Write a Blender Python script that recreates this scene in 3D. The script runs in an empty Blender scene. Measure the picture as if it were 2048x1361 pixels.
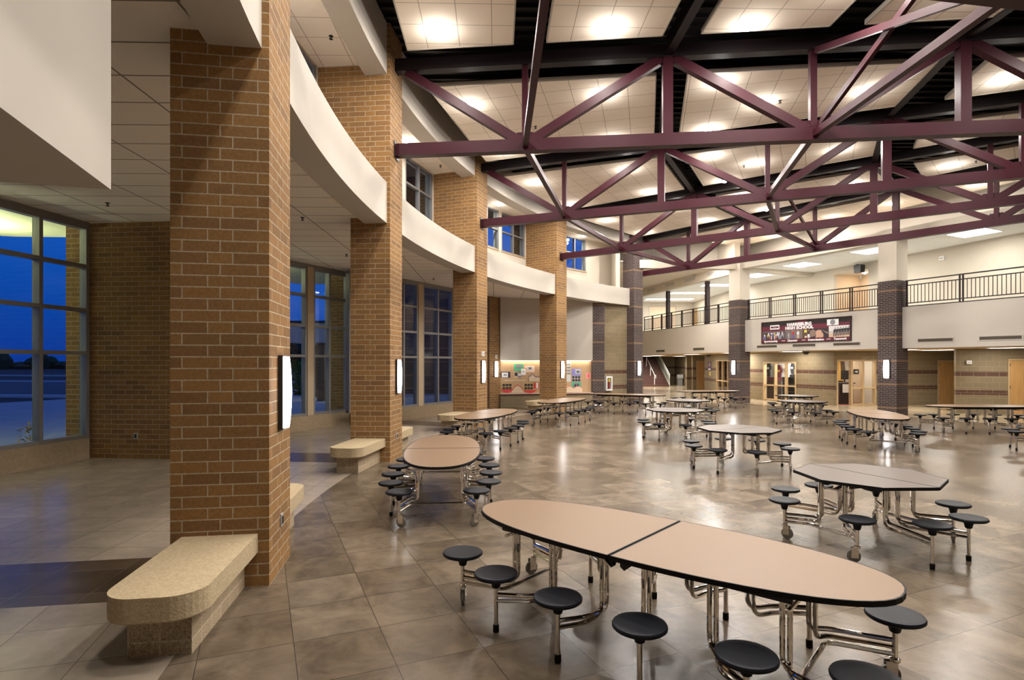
import bpy, math, random
from math import sin, cos, pi, radians, sqrt, atan2, hypot
from mathutils import Vector, Matrix
random.seed(7)
SC = bpy.context.scene
COL = SC.collection
# ------------------------------------------------------------------ camera
EYE, FPX, CX, HOR = 1.98, 1146.0, 1024.0, 726.0      # eye height (m), focal length / principal column / horizon row in px of a 2048 x 1361 frame
cam = bpy.data.cameras.new('camera')
cam.sensor_fit = 'HORIZONTAL'; cam.sensor_width = 36.0
cam.lens = 36.0 * FPX / 2048.0
cam.shift_y = (HOR - 680.5) / 2048.0
cam.clip_start = 0.05; cam.clip_end = 2000
camo = bpy.data.objects.new('camera', cam); COL.objects.link(camo)
camo.location = (0, 0, EYE); camo.rotation_euler = (pi / 2, 0, 0)
SC.camera = camo
# ------------------------------------------------------------------ view
vs = SC.view_settings
vs.view_transform = 'Standard'; vs.look = 'None'; vs.gamma = 1.0; vs.use_curve_mapping = False
vs.exposure = 0.22
# ------------------------------------------------------------------ light levels (W)
P_DOWN, P_ALCOVE, P_TROFFER, P_SOFFIT, P_COVE, P_CANOPY = 78.0, 36.0, 60.0, 32.0, 12.0, 62.0
P_PANEL_FILL = 16.0
E_SCONCE = 18.0
# ------------------------------------------------------------------ dusk sky
wd = bpy.data.worlds.new('dusk_sky'); SC.world = wd; wd.use_nodes = True
nt = wd.node_tree; nt.nodes.clear()
o_ = nt.nodes.new('ShaderNodeOutputWorld'); bg = nt.nodes.new('ShaderNodeBackground')
tc = nt.nodes.new('ShaderNodeTexCoord'); sp = nt.nodes.new('ShaderNodeSeparateXYZ')
rp = nt.nodes.new('ShaderNodeValToRGB'); ns = nt.nodes.new('ShaderNodeTexNoise'); mx = nt.nodes.new('ShaderNodeMixRGB')
rc = nt.nodes.new('ShaderNodeValToRGB'); mp = nt.nodes.new('ShaderNodeMapping')
nt.links.new(tc.outputs['Generated'], sp.inputs[0]); nt.links.new(sp.outputs['Z'], rp.inputs[0])
e = rp.color_ramp.elements
e[0].position = 0.0; e[0].color = (0.004, 0.045, 0.36, 1)
e[1].position = 0.5; e[1].color = (0.06, 0.13, 0.50, 1)
k = e.new(0.12); k.color = (0.003, 0.085, 0.50, 1)
k = e.new(0.22); k.color = (0.012, 0.12, 0.62, 1)
mp.inputs['Scale'].default_value = (1.0, 1.0, 4.0)
nt.links.new(tc.outputs['Generated'], mp.inputs[0]); nt.links.new(mp.outputs[0], ns.inputs['Vector'])
ns.inputs['Scale'].default_value = 2.2; ns.inputs['Detail'].default_value = 5
nt.links.new(ns.outputs['Fac'], rc.inputs[0])
rc.color_ramp.elements[0].position = 0.5; rc.color_ramp.elements[0].color = (0, 0, 0, 1)
rc.color_ramp.elements[1].position = 0.8; rc.color_ramp.elements[1].color = (0.35, 0.35, 0.35, 1)
nt.links.new(rc.outputs[0], mx.inputs[0]); nt.links.new(rp.outputs[0], mx.inputs[1])
mx.inputs[2].default_value = (0.16, 0.28, 0.62, 1)
nt.links.new(mx.outputs[0], bg.inputs[0]); bg.inputs[1].default_value = 0.8
nt.links.new(bg.outputs[0], o_.inputs[0])

# ================================================================== materials
def _new(name):
    m = bpy.data.materials.new(name); m.use_nodes = True
    t = m.node_tree; b = t.nodes['Principled BSDF']
    return m, t, b
def rgba(c): return (c[0], c[1], c[2], 1.0)
def mat(name, c, rough=0.5, metal=0.0, spec=0.5, var=0.0, scale=6.0, bump=0.0, coat=0.0):
    m, t, b = _new(name)
    b.inputs['Base Color'].default_value = rgba(c); b.inputs['Roughness'].default_value = rough
    b.inputs['Metallic'].default_value = metal; b.inputs['Specular IOR Level'].default_value = spec
    b.inputs['Coat Weight'].default_value = coat
    if var > 0 or bump > 0:
        tc = t.nodes.new('ShaderNodeTexCoord'); n = t.nodes.new('ShaderNodeTexNoise')
        n.inputs['Scale'].default_value = scale; n.inputs['Detail'].default_value = 5
        t.links.new(tc.outputs['Object'], n.inputs['Vector'])
        if var > 0:
            r = t.nodes.new('ShaderNodeValToRGB')
            r.color_ramp.elements[0].position = 0.3; r.color_ramp.elements[1].position = 0.7
            r.color_ramp.elements[0].color = rgba([x * (1 - var) for x in c]); r.color_ramp.elements[1].color = rgba([min(1, x * (1 + var)) for x in c])
            t.links.new(n.outputs['Fac'], r.inputs[0]); t.links.new(r.outputs[0], b.inputs['Base Color'])
        if bump > 0:
            bp = t.nodes.new('ShaderNodeBump'); bp.inputs['Strength'].default_value = 0.6; bp.inputs['Distance'].default_value = bump
            t.links.new(n.outputs['Fac'], bp.inputs['Height']); t.links.new(bp.outputs[0], b.inputs['Normal'])
    return m
def mat_unit(name, c1, c2, cm, w, h, ms, offset=0.5, rough=0.85, spec=0.3, bump=0.003, speck=0.12, speck_scale=40.0, bands=None, mottle=None, rough_var=0.0, freq=2, bias=0.0):
    """brick / block / tile units from the metre UV map; bands = list of (z0, z1, repeat, colour) laid over the units"""
    m, t, b = _new(name)
    tc = t.nodes.new('ShaderNodeTexCoord'); br = t.nodes.new('ShaderNodeTexBrick')
    t.links.new(tc.outputs['UV'], br.inputs['Vector'])
    br.offset = offset; br.offset_frequency = freq; br.squash = 1.0
    for k, v in (('Scale', 1.0), ('Brick Width', w), ('Row Height', h), ('Mortar Size', ms), ('Mortar Smooth', 0.15), ('Bias', bias)): br.inputs[k].default_value = v
    br.inputs['Color1'].default_value = rgba(c1); br.inputs['Color2'].default_value = rgba(c2); br.inputs['Mortar'].default_value = rgba(cm)
    col = br.outputs['Color']
    n = t.nodes.new('ShaderNodeTexNoise'); n.inputs['Scale'].default_value = speck_scale; n.inputs['Detail'].default_value = 4
    t.links.new(tc.outputs['Object'], n.inputs['Vector'])
    def mult(col, fac_socket, lo, hi, p0=0.3, p1=0.7):
        r = t.nodes.new('ShaderNodeValToRGB')
        r.color_ramp.elements[0].position = p0; r.color_ramp.elements[1].position = p1
        r.color_ramp.elements[0].color = (lo, lo, lo, 1); r.color_ramp.elements[1].color = (hi, hi, hi, 1)
        t.links.new(fac_socket, r.inputs[0])
        mm = t.nodes.new('ShaderNodeMixRGB'); mm.blend_type = 'MULTIPLY'; mm.inputs[0].default_value = 1
        t.links.new(col, mm.inputs[1]); t.links.new(r.outputs[0], mm.inputs[2])
        return mm.outputs[0]
    if bands:
        ge = t.nodes.new('ShaderNodeNewGeometry'); sx = t.nodes.new('ShaderNodeSeparateXYZ'); t.links.new(ge.outputs['Position'], sx.inputs[0])
        for z0, z1, rep, bc in bands:
            z = sx.outputs['Z']
            def mth(op, a, bv):
                q = t.nodes.new('ShaderNodeMath'); q.operation = op
                t.links.new(a, q.inputs[0])
                if isinstance(bv, float): q.inputs[1].default_value = bv
                else: t.links.new(bv, q.inputs[1])
                return q.outputs[0]
            if rep: z = mth('MODULO', mth('SUBTRACT', mth('ADD', z, 20 * rep), z0), rep); lo, hi = 0.0, z1 - z0
            else: lo, hi = z0, z1
            f = mth('MULTIPLY', mth('GREATER_THAN', z, float(lo)), mth('LESS_THAN', z, float(hi)))
            inv = t.nodes.new('ShaderNodeMath'); inv.operation = 'SUBTRACT'; inv.inputs[0].default_value = 1.0; t.links.new(br.outputs['Fac'], inv.inputs[1])
            f = mth('MULTIPLY', f, inv.outputs[0])
            mm = t.nodes.new('ShaderNodeMixRGB'); t.links.new(f, mm.inputs[0]); t.links.new(col, mm.inputs[1]); mm.inputs[2].default_value = rgba(bc)
            col = mm.outputs[0]
    if speck: col = mult(col, n.outputs['Fac'], 1 - speck, 1 + speck)
    if mottle:
        n2 = t.nodes.new('ShaderNodeTexNoise'); n2.inputs['Scale'].default_value = mottle[0]; n2.inputs['Detail'].default_value = 7; n2.inputs['Roughness'].default_value = 0.62; n2.inputs['Distortion'].default_value = 0.6
        mv = t.nodes.new('ShaderNodeVectorMath'); mv.operation = 'MULTIPLY_ADD'      # every tile shows its own piece of the cloudy pattern
        t.links.new(br.outputs['Color'], mv.inputs[0]); mv.inputs[1].default_value = (90, 70, 50)
        t.links.new(tc.outputs['Object'], mv.inputs[2]); t.links.new(mv.outputs[0], n2.inputs['Vector'])
        col = mult(col, n2.outputs['Fac'], mottle[1], mottle[2], 0.34, 0.66)
        if rough_var:
            r = t.nodes.new('ShaderNodeMapRange'); r.inputs['From Min'].default_value = 0.3; r.inputs['From Max'].default_value = 0.7
            r.inputs['To Min'].default_value = rough - rough_var; r.inputs['To Max'].default_value = rough + rough_var
            t.links.new(n2.outputs['Fac'], r.inputs[0]); t.links.new(r.outputs[0], b.inputs['Roughness'])
    t.links.new(col, b.inputs['Base Color'])
    if not rough_var: b.inputs['Roughness'].default_value = rough
    b.inputs['Specular IOR Level'].default_value = spec
    if bump:
        bp = t.nodes.new('ShaderNodeBump'); bp.invert = True; bp.inputs['Strength'].default_value = 0.8; bp.inputs['Distance'].default_value = bump
        t.links.new(br.outputs['Fac'], bp.inputs['Height']); t.links.new(bp.outputs[0], b.inputs['Normal'])
    return m
def mat_emit(name, c, s):
    m, t, b = _new(name)
    b.inputs['Base Color'].default_value = rgba(c); b.inputs['Emission Color'].default_value = rgba(c); b.inputs['Emission Strength'].default_value = s
    return m
def mat_glass(name, tint, refl=0.22, rough=0.02):
    m = bpy.data.materials.new(name); m.use_nodes = True; t = m.node_tree; t.nodes.clear()
    o = t.nodes.new('ShaderNodeOutputMaterial'); tr = t.nodes.new('ShaderNodeBsdfTransparent'); gl = t.nodes.new('ShaderNodeBsdfGlossy'); lw = t.nodes.new('ShaderNodeLayerWeight'); mx = t.nodes.new('ShaderNodeMixShader')
    pw = t.nodes.new('ShaderNodeMath'); pw.operation = 'POWER'; pw.inputs[1].default_value = 5.0; ma = t.nodes.new('ShaderNodeMath'); ma.operation = 'MULTIPLY_ADD'; ma.inputs[1].default_value = 1 - refl; ma.inputs[2].default_value = refl
    tr.inputs[0].default_value = rgba(tint); gl.inputs['Roughness'].default_value = rough; lw.inputs['Blend'].default_value = 0.5
    t.links.new(lw.outputs['Facing'], pw.inputs[0]); t.links.new(pw.outputs[0], ma.inputs[0])
    t.links.new(ma.outputs[0], mx.inputs[0]); t.links.new(tr.outputs[0], mx.inputs[1]); t.links.new(gl.outputs[0], mx.inputs[2]); t.links.new(mx.outputs[0], o.inputs[0])
    return m
def mat_wood(name, c1, c2, rough=0.45):
    m, t, b = _new(name)
    tc = t.nodes.new('ShaderNodeTexCoord'); mp = t.nodes.new('ShaderNodeMapping'); mp.inputs['Scale'].default_value = (14, 14, 0.9)
    n = t.nodes.new('ShaderNodeTexNoise'); n.inputs['Scale'].default_value = 1.5; n.inputs['Detail'].default_value = 6
    r = t.nodes.new('ShaderNodeValToRGB'); r.color_ramp.elements[0].position = 0.3; r.color_ramp.elements[1].position = 0.72
    r.color_ramp.elements[0].color = rgba(c1); r.color_ramp.elements[1].color = rgba(c2)
    t.links.new(tc.outputs['Object'], mp.inputs[0]); t.links.new(mp.outputs[0], n.inputs['Vector']); t.links.new(n.outputs['Fac'], r.inputs[0]); t.links.new(r.outputs[0], b.inputs['Base Color'])
    b.inputs['Roughness'].default_value = rough
    return m
def mat_cast(name, c1, c2, scale, rough=0.9, bump=0.004):
    m, t, b = _new(name)
    tc = t.nodes.new('ShaderNodeTexCoord'); v = t.nodes.new('ShaderNodeTexVoronoi'); v.inputs['Scale'].default_value = scale
    r = t.nodes.new('ShaderNodeValToRGB'); r.color_ramp.elements[0].position = 0.1; r.color_ramp.elements[1].position = 0.9
    r.color_ramp.elements[0].color = rgba(c1); r.color_ramp.elements[1].color = rgba(c2)
    t.links.new(tc.outputs['Object'], v.inputs['Vector']); t.links.new(v.outputs['Color'], r.inputs[0]); t.links.new(r.outputs[0], b.inputs['Base Color'])
    bp = t.nodes.new('ShaderNodeBump'); bp.inputs['Strength'].default_value = 0.5; bp.inputs['Distance'].default_value = bump
    t.links.new(v.outputs['Distance'], bp.inputs['Height']); t.links.new(bp.outputs[0], b.inputs['Normal'])
    b.inputs['Roughness'].default_value = rough
    return m

MORT = (0.43, 0.345, 0.235)
M = {}
M['brick'] = mat_unit('tan_brick', (0.285, 0.150, 0.050), (0.205, 0.108, 0.042), MORT, 0.3048, 0.1016, 0.0058, offset=2 / 3, speck=0.14, bump=0.004)
M['brickw'] = mat_unit('tan_brick_wall', (0.285, 0.150, 0.050), (0.205, 0.108, 0.042), MORT, 0.3048, 0.1016, 0.0055, offset=0.5, speck=0.14, bump=0.004)
M['brickd'] = mat_unit('dark_brick', (0.062, 0.043, 0.042), (0.044, 0.029, 0.030), (0.30, 0.255, 0.225), 0.2032, 0.0677, 0.005, offset=0.5, speck=0.2, bump=0.004,
                       bands=[(2.013, 2.081, 0.8801, (0.22, 0.125, 0.065))])
M['cmu'] = mat_unit('burnished_block', (0.250, 0.195, 0.118), (0.225, 0.174, 0.105), (0.36, 0.29, 0.18), 0.4064, 0.2032, 0.004, offset=0.5, speck=0.10, speck_scale=60, rough=0.6, bump=0.001,
                    bands=[(0.735, 0.915, 0.0, (0.105, 0.052, 0.036)), (1.462, 1.645, 0.0, (0.105, 0.052, 0.036))])
M['cmu_plain'] = mat_unit('plain_burnished_block', (0.260, 0.204, 0.122), (0.235, 0.182, 0.110), (0.32, 0.26, 0.165), 0.4064, 0.2032, 0.004, offset=0.5, speck=0.10, speck_scale=60, rough=0.6, bump=0.001)
M['tile_dark'] = mat_unit('brown_slate_tile', (0.102, 0.076, 0.051), (0.158, 0.122, 0.086), (0.034, 0.026, 0.020), 0.602, 0.602, 0.0030, offset=0.0, speck=0.05, speck_scale=14, rough=0.23, spec=0.24, bump=0, mottle=(2.8, 0.70, 1.32), rough_var=0.012)
M['tile_light'] = mat_unit('taupe_slate_tile', (0.290, 0.235, 0.180), (0.330, 0.270, 0.210), (0.10, 0.08, 0.06), 0.602, 0.602, 0.0028, offset=0.0, speck=0.05, speck_scale=14, rough=0.25, spec=0.32, bump=0, mottle=(2.4, 0.88, 1.12), rough_var=0.012)
M['tile_strip'] = mat_unit('umber_slate_tile', (0.062, 0.042, 0.026), (0.085, 0.058, 0.038), (0.14, 0.11, 0.085), 0.602, 0.602, 0.0028, offset=0.0, speck=0.05, speck_scale=14, rough=0.22, spec=0.4, bump=0, mottle=(2.4, 0.78, 1.22), rough_var=0.012)
M['tile_pale'] = mat_unit('pale_corridor_tile', (0.50, 0.40, 0.27), (0.54, 0.44, 0.30), (0.32, 0.25, 0.17), 0.602, 0.602, 0.002, offset=0.0, speck=0.04, rough=0.16, spec=0.45, bump=0)
M['panel'] = mat_unit('acoustic_panel', (0.80, 0.71, 0.60), (0.785, 0.695, 0.585), (0.40, 0.345, 0.28), 0.61, 0.61, 0.008, offset=0.0, speck=0.05, speck_scale=90, rough=0.9, bump=0.001)
M['lay_in'] = mat_unit('lay_in_ceiling', (0.86, 0.79, 0.70), (0.84, 0.77, 0.68), (0.26, 0.22, 0.18), 1.22, 0.61, 0.0125, offset=0.0, speck=0.05, speck_scale=90, rough=0.9, bump=0.0015)
M['lay_in_white'] = mat_unit('white_lay_in_ceiling', (0.80, 0.79, 0.74), (0.79, 0.78, 0.73), (0.66, 0.64, 0.58), 1.22, 0.61, 0.008, offset=0.0, speck=0.04, speck_scale=90, rough=0.9, bump=0.001)
M['cream'] = mat('cream_paint', (0.535, 0.49, 0.43), 0.8, spec=0.25, var=0.02, scale=1.5)
M['cream2'] = mat('pale_cream_paint', (0.60, 0.54, 0.45), 0.8, spec=0.25, var=0.02, scale=1.5)
M['tan'] = mat('tan_paint', (0.50, 0.37, 0.22), 0.8, spec=0.25, var=0.02, scale=1.5)
M['ochre'] = mat('ochre_paint', (0.66, 0.50, 0.33), 0.8, spec=0.25)
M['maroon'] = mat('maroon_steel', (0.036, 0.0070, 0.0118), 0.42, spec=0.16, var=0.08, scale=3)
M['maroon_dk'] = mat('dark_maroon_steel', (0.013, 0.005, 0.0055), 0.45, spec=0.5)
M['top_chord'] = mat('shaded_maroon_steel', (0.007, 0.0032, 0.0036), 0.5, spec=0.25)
M['deck'] = mat('black_roof_deck', (0.006, 0.0055, 0.0065), 0.5)
M['black'] = mat('black_metal', (0.014, 0.012, 0.012), 0.4)
M['seat'] = mat('black_moulded_plastic', (0.006, 0.007, 0.011), 0.48, spec=0.2, bump=0.0006, scale=300)
M['chrome'] = mat('chrome_tube', (0.82, 0.80, 0.77), 0.07, metal=1.0)
M['rubber'] = mat('black_rubber', (0.006, 0.0055, 0.0055), 0.6, spec=0.2)
M['wheel'] = mat('grey_wheel', (0.16, 0.145, 0.12), 0.5)
M['lam_tan'] = mat('tan_laminate', (0.205, 0.126, 0.069), 0.42, spec=0.3, var=0.012, scale=60)
M['lam_pink'] = mat('taupe_laminate', (0.092, 0.067, 0.055), 0.34, spec=0.32, var=0.012, scale=60)
M['stone'] = mat_cast('cast_stone', (0.39, 0.295, 0.170), (0.49, 0.385, 0.240), 70, bump=0.003)
M['ground_block'] = mat_unit('ground_face_block', (0.40, 0.31, 0.20), (0.35, 0.27, 0.175), (0.55, 0.46, 0.34), 0.2, 0.2, 0.004, offset=0.0, speck=0.55, speck_scale=110, rough=0.8, bump=0.002)
M['sill'] = mat('sill_stone', (0.33, 0.245, 0.15), 0.8, var=0.12, scale=14)
M['alu'] = mat('anodised_aluminium', (0.25, 0.24, 0.23), 0.42, metal=0.35)
M['post'] = mat('tan_mullion_cover', (0.50, 0.38, 0.25), 0.6)
M['glass'] = mat_glass('window_glass', (0.90, 0.95, 0.95), 0.035)
M['glass_in'] = mat_glass('interior_glass', (0.96, 0.96, 0.95), 0.03)
M['frame_tan'] = mat('tan_door_frame', (0.52, 0.37, 0.20), 0.5)
M['wood'] = mat_wood('oak_veneer', (0.50, 0.275, 0.095), (0.60, 0.36, 0.14))
M['wood_pale'] = mat_wood('pale_maple_veneer', (0.70, 0.52, 0.36), (0.76, 0.58, 0.41))
M['white'] = mat('white_paint', (0.82, 0.82, 0.80), 0.5)
M['grey'] = mat('grey_paint', (0.40, 0.39, 0.37), 0.5)
M['vent'] = mat('bronze_vent_slats', (0.16, 0.125, 0.085), 0.5)
M['ventg'] = mat('grey_vent_slats', (0.42, 0.40, 0.36), 0.5)
M['glow'] = mat_emit('lamp_glow', (1.0, 0.96, 0.88), 60.0)
M['sconce'] = mat_emit('sconce_glow', (1.0, 0.965, 0.95), E_SCONCE)
M['troffer'] = mat_emit('troffer_glow', (1.0, 0.97, 0.90), 9.0)
M['coveglow'] = mat_emit('cove_glow', (1.0, 0.90, 0.76), 3.0)
M['tack'] = mat_wood('tan_tackboard', (0.46, 0.30, 0.165), (0.52, 0.345, 0.20), 0.8)
M['carpet_red'] = mat('red_carpet', (0.30, 0.09, 0.075), 0.95)
M['stair'] = mat('maroon_stair', (0.12, 0.055, 0.045), 0.6)
PAL = {}
def pal(c, rough=0.6):
    k = tuple(round(x, 3) for x in c)
    if k not in PAL: PAL[k] = mat('pigment_%02d' % len(PAL), c, rough)
    return PAL[k]

# ================================================================== mesh helpers
class MB:
    def __init__(s): s.v = []; s.f = []; s.m = []; s.sm = []; s.uv = {}
    def add(s, vs, fs, m=0, smooth=False, uvs=None):
        b = len(s.v); s.v += [tuple(p) for p in vs]
        for i, f in enumerate(fs):
            if uvs and uvs[i]: s.uv[len(s.f)] = uvs[i]
            s.f.append([b + k for k in f]); s.m.append(m); s.sm.append(smooth)
        return s
    def box(s, x0, x1, y0, y1, z0, z1, m=0, M4=None):
        vs = [Vector(p) for p in ((x0, y0, z0), (x1, y0, z0), (x1, y1, z0), (x0, y1, z0), (x0, y0, z1), (x1, y0, z1), (x1, y1, z1), (x0, y1, z1))]
        if M4: vs = [M4 @ p for p in vs]
        return s.add(vs, [(0, 3, 2, 1), (4, 5, 6, 7), (0, 1, 5, 4), (1, 2, 6, 5), (2, 3, 7, 6), (3, 0, 4, 7)], m)
    def prism(s, poly, z0, z1, m=0, mt=None):
        n = len(poly)
        a = sum(poly[i][0] * poly[(i + 1) % n][1] - poly[(i + 1) % n][0] * poly[i][1] for i in range(n))
        if a < 0: poly = poly[::-1]
        vs = [(p[0], p[1], z0) for p in poly] + [(p[0], p[1], z1) for p in poly]
        s.add(vs, [list(range(n - 1, -1, -1))] + [(i, (i + 1) % n, n + (i + 1) % n, n + i) for i in range(n)], m)
        s.add([(p[0], p[1], z1) for p in poly], [list(range(n))], m if mt is None else mt)
        return s
    def prism_y(s, poly, y0, y1, m=0):
        """polygon in x,z pulled from y0 to y1"""
        n = len(poly)
        a = sum(poly[i][0] * poly[(i + 1) % n][1] - poly[(i + 1) % n][0] * poly[i][1] for i in range(n))
        if a < 0: poly = poly[::-1]
        vs = [(p[0], y0, p[1]) for p in poly] + [(p[0], y1, p[1]) for p in poly]
        return s.add(vs, [list(range(n)), list(range(2 * n - 1, n - 1, -1))] + [((i + 1) % n, i, n + i, n + (i + 1) % n) for i in range(n)], m)
    def bar(s, a, b, w, h, m=0, up=(0, 0, 1)):
        """rectangular bar from a to b, w across, h in the up sense"""
        a, b = Vector(a), Vector(b); d = (b - a).normalized(); u = Vector(up)
        if abs(d.dot(u)) > 0.98: u = Vector((1, 0, 0))
        x = d.cross(u).normalized(); y = x.cross(d).normalized()
        vs = []
        for p in (a, b):
            for sx, sy in ((-1, -1), (1, -1), (1, 1), (-1, 1)): vs.append(p + x * sx * w / 2 + y * sy * h / 2)
        return s.add(vs, [(0, 1, 2, 3), (7, 6, 5, 4), (1, 0, 4, 5), (2, 1, 5, 6), (3, 2, 6, 7), (0, 3, 7, 4)], m)
    def tube(s, pts, r, n=10, m=0, caps=True):
        pts = [Vector(p) for p in pts]; N = len(pts); vs = []; fs = []
        t0 = (pts[1] - pts[0]).normalized()
        u = t0.orthogonal().normalized()
        for i, p in enumerate(pts):
            t = (pts[min(i + 1, N - 1)] - pts[max(i - 1, 0)]).normalized()
            u = (u - t * u.dot(t)).normalized(); w = t.cross(u)
            for k in range(n):
                a = 2 * pi * k / n; vs.append(p + (u * cos(a) + w * sin(a)) * r)
        for i in range(N - 1):
            for k in range(n):
                q = (k + 1) % n; fs.append((i * n + k, i * n + q, (i + 1) * n + q, (i + 1) * n + k))
        if caps: fs += [list(range(n - 1, -1, -1)), [(N - 1) * n + k for k in range(n)]]
        return s.add(vs, fs, m, True)
    def lathe(s, prof, n=24, c=(0, 0, 0), m=0, axis='z'):
        vs = []; fs = []; N = len(prof)
        for r, z in prof:
            for k in range(n):
                a = 2 * pi * k / n
                p = (r * cos(a), r * sin(a), z)
                if axis == 'x': p = (z, p[0], p[1])
                elif axis == 'y': p = (p[1], z, p[0])
                vs.append((c[0] + p[0], c[1] + p[1], c[2] + p[2]))
        for i in range(N - 1):
            for k in range(n):
                q = (k + 1) % n; fs.append((i * n + k, i * n + q, (i + 1) * n + q, (i + 1) * n + k))
        fs += [list(range(n - 1, -1, -1)), [(N - 1) * n + k for k in range(n)]]
        return s.add(vs, fs, m, True)
    def build(s, name, mats, parent=None, loc=None, rz=0.0, uvf=None, sharp=32):
        me = bpy.data.meshes.new(name); me.from_pydata(s.v, [], s.f); me.update()
        for mm in (mats if isinstance(mats, (list, tuple)) else [mats]): me.materials.append(mm)
        uvl = me.uv_layers.new(name='UVMap')
        for p in me.polygons:
            p.material_index = s.m[p.index]; p.use_smooth = s.sm[p.index]
            n = p.normal
            for j, li in enumerate(p.loop_indices):
                co = me.vertices[me.loops[li].vertex_index].co
                if p.index in s.uv: uv = s.uv[p.index][j]
                elif uvf: uv = uvf(co, n)
                elif abs(n.z) > 0.7: uv = (co.x, co.y)
                else:
                    t = Vector((-n.y, n.x, 0)).normalized(); uv = (co.x * t.x + co.y * t.y, co.z)
                uvl.data[li].uv = uv
        if any(s.sm): me.set_sharp_from_angle(angle=radians(sharp))
        o = bpy.data.objects.new(name, me); COL.objects.link(o)
        if parent: o.parent = parent
        if loc is not None: o.location = loc
        o.rotation_euler = (0, 0, rz)
        return o
def fillet(pts, rads, seg=5):
    pts = [Vector(p) for p in pts]; out = [pts[0]]
    for i in range(1, len(pts) - 1):
        a, b, c = pts[i - 1], pts[i], pts[i + 1]; r = rads if isinstance(rads, (int, float)) else rads[i - 1]
        d1, d2 = (a - b), (c - b); l = min(r, d1.length * 0.48, d2.length * 0.48)
        p, q = b + d1.normalized() * l, b + d2.normalized() * l
        for k in range(seg + 1):
            t = k / seg; out.append(p * (1 - t) ** 2 + b * 2 * t * (1 - t) + q * t * t)
    out.append(pts[-1]); return out
def tag(o, label, cat, group=None):
    o['label'] = label; o['category'] = cat
    if group: o['group'] = group
    return o
def thing(name, label, cat, loc=(0, 0, 0), rz=0.0, group=None):
    o = bpy.data.objects.new(name, None); COL.objects.link(o); o.empty_display_size = 0.2
    o.location = loc; o.rotation_euler = (0, 0, rz)
    return tag(o, label, cat, group)
def struct(name, mb, m, parent=None, **kw):
    o = mb.build(name, m, parent, **kw)
    if parent is None: o['kind'] = 'structure'
    return o
def copy_tree(o, parent=None):
    c = o.copy(); COL.objects.link(c); c.parent = parent
    for ch in list(o.children): copy_tree(ch, c)
    return c
def area(name, loc, size, power, col=(1, 0.945, 0.88), rot=(0, 0, 0), shape='DISK', size_y=None, spread=180):
    l = bpy.data.lights.new(name, 'AREA'); l.energy = power; l.color = col; l.shape = shape; l.size = size; l.spread = radians(spread)
    if size_y: l.size_y = size_y
    o = bpy.data.objects.new(name, l); COL.objects.link(o); o.location = loc; o.rotation_euler = rot
    return o
def gnd(px, py, z=0.0):
    """place on the level z that the photograph shows at px, py"""
    Y = (EYE - z) * FPX / (py - HOR); return ((px - CX) / FPX * Y, Y)
class Wall:
    """a straight wall from A to B as seen left to right; s runs along it, d towards the viewer"""
    def __init__(w, A, B):
        w.A, w.B = Vector((A[0], A[1])), Vector((B[0], B[1])); w.L = (w.B - w.A).length
        w.x = (w.B - w.A) / w.L; w.n = Vector((-w.x.y, w.x.x)); w.ang = atan2(w.x.y, w.x.x)
    def pt(w, s, d=0.0, z=0.0):
        p = w.A + w.x * s - w.n * d; return (p.x, p.y, z)
    def s(w, px):
        k = (px - CX) / FPX; return (k * w.A.y - w.A.x) / (w.x.x - k * w.x.y)
    def sd(w, px, d):
        return Wall(w.pt(0, d)[:2], w.pt(w.L, d)[:2]).s(px)
    def z(w, px, py, d=0.0):
        return EYE - (py - HOR) * (w.pt(w.s(px))[1] ) / FPX
    def sz(w, px, py): return w.s(px), w.z(px, py)
    def mount(w, name, label, cat, s, z, d=0.0, group=None):
        return thing(name, label, cat, w.pt(s, d, z), w.ang, group)
    def mb(w, z0, z1, th, holes=(), s0=0.0, s1=None, m=0, b=None):
        b = b or MB(); s1 = w.L if s1 is None else s1
        cuts = sorted({s0, s1} | {h[k] for h in holes for k in (0, 1) if s0 < h[k] < s1})
        M4 = Matrix.Translation((w.A.x, w.A.y, 0)) @ Matrix.Rotation(w.ang, 4, 'Z')
        for a, c in zip(cuts, cuts[1:]):
            zs = [(z0, z1)]
            for h in holes:
                if h[0] < (a + c) / 2 < h[1]:
                    nz = []
                    for u, v in zs:
                        if h[2] > u: nz.append((u, min(v, h[2])))
                        if h[3] < v: nz.append((max(u, h[3]), v))
                    zs = [q for q in nz if q[1] - q[0] > 1e-4]
            for u, v in zs: b.box(a, c, 0, th, u, v, m, M4)
        return b
# ---------------------------------------------------------------- the hall: brick columns on an arc round HC
HC = Vector((22.05, 9.30)); HR = 24.97
T = lambda i: radians(-8.95 + 14.8 * i)          # bearing of column / truss i on the arc
def polar(t, r): return (HC.x - r * cos(t), HC.y + r * sin(t))
HALF = 0.4064
# ================================================================== FLOORS
TA = radians(-23.65)                              # the hall's tile grid
def uv_hall(co, n):
    if abs(n.z) < 0.7: return (co.x, co.z)
    return (co.x * cos(TA) - co.y * sin(TA) - 0.813 + 60.2, co.x * sin(TA) + co.y * cos(TA) - 4.330 + 60.2)
def uv_rot(deg, ox=0.0, oy=0.0):
    a = radians(deg)
    return lambda co, n: (co.x * cos(a) - co.y * sin(a) - ox + 60.2, co.x * sin(a) + co.y * cos(a) - oy + 60.2)
RB = 24.93                                        # border of the dark hall floor
arc = [polar(radians(t), RB) for t in [-38 + 2.2 * k for k in range(43)]]
arc = [p for p in arc if p[1] < 28.35]
BAL = [(11.15, 28.3), (14.25, 21.6), (17.3, 15.0), (20.4, 8.3)]     # balcony line
hall = arc + [(BAL[0][0], 28.35)] + BAL + [(24.0, 0.5), (24.0, -7.0)]
hall = [p for p in hall if p[1] > -7.01]
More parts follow.
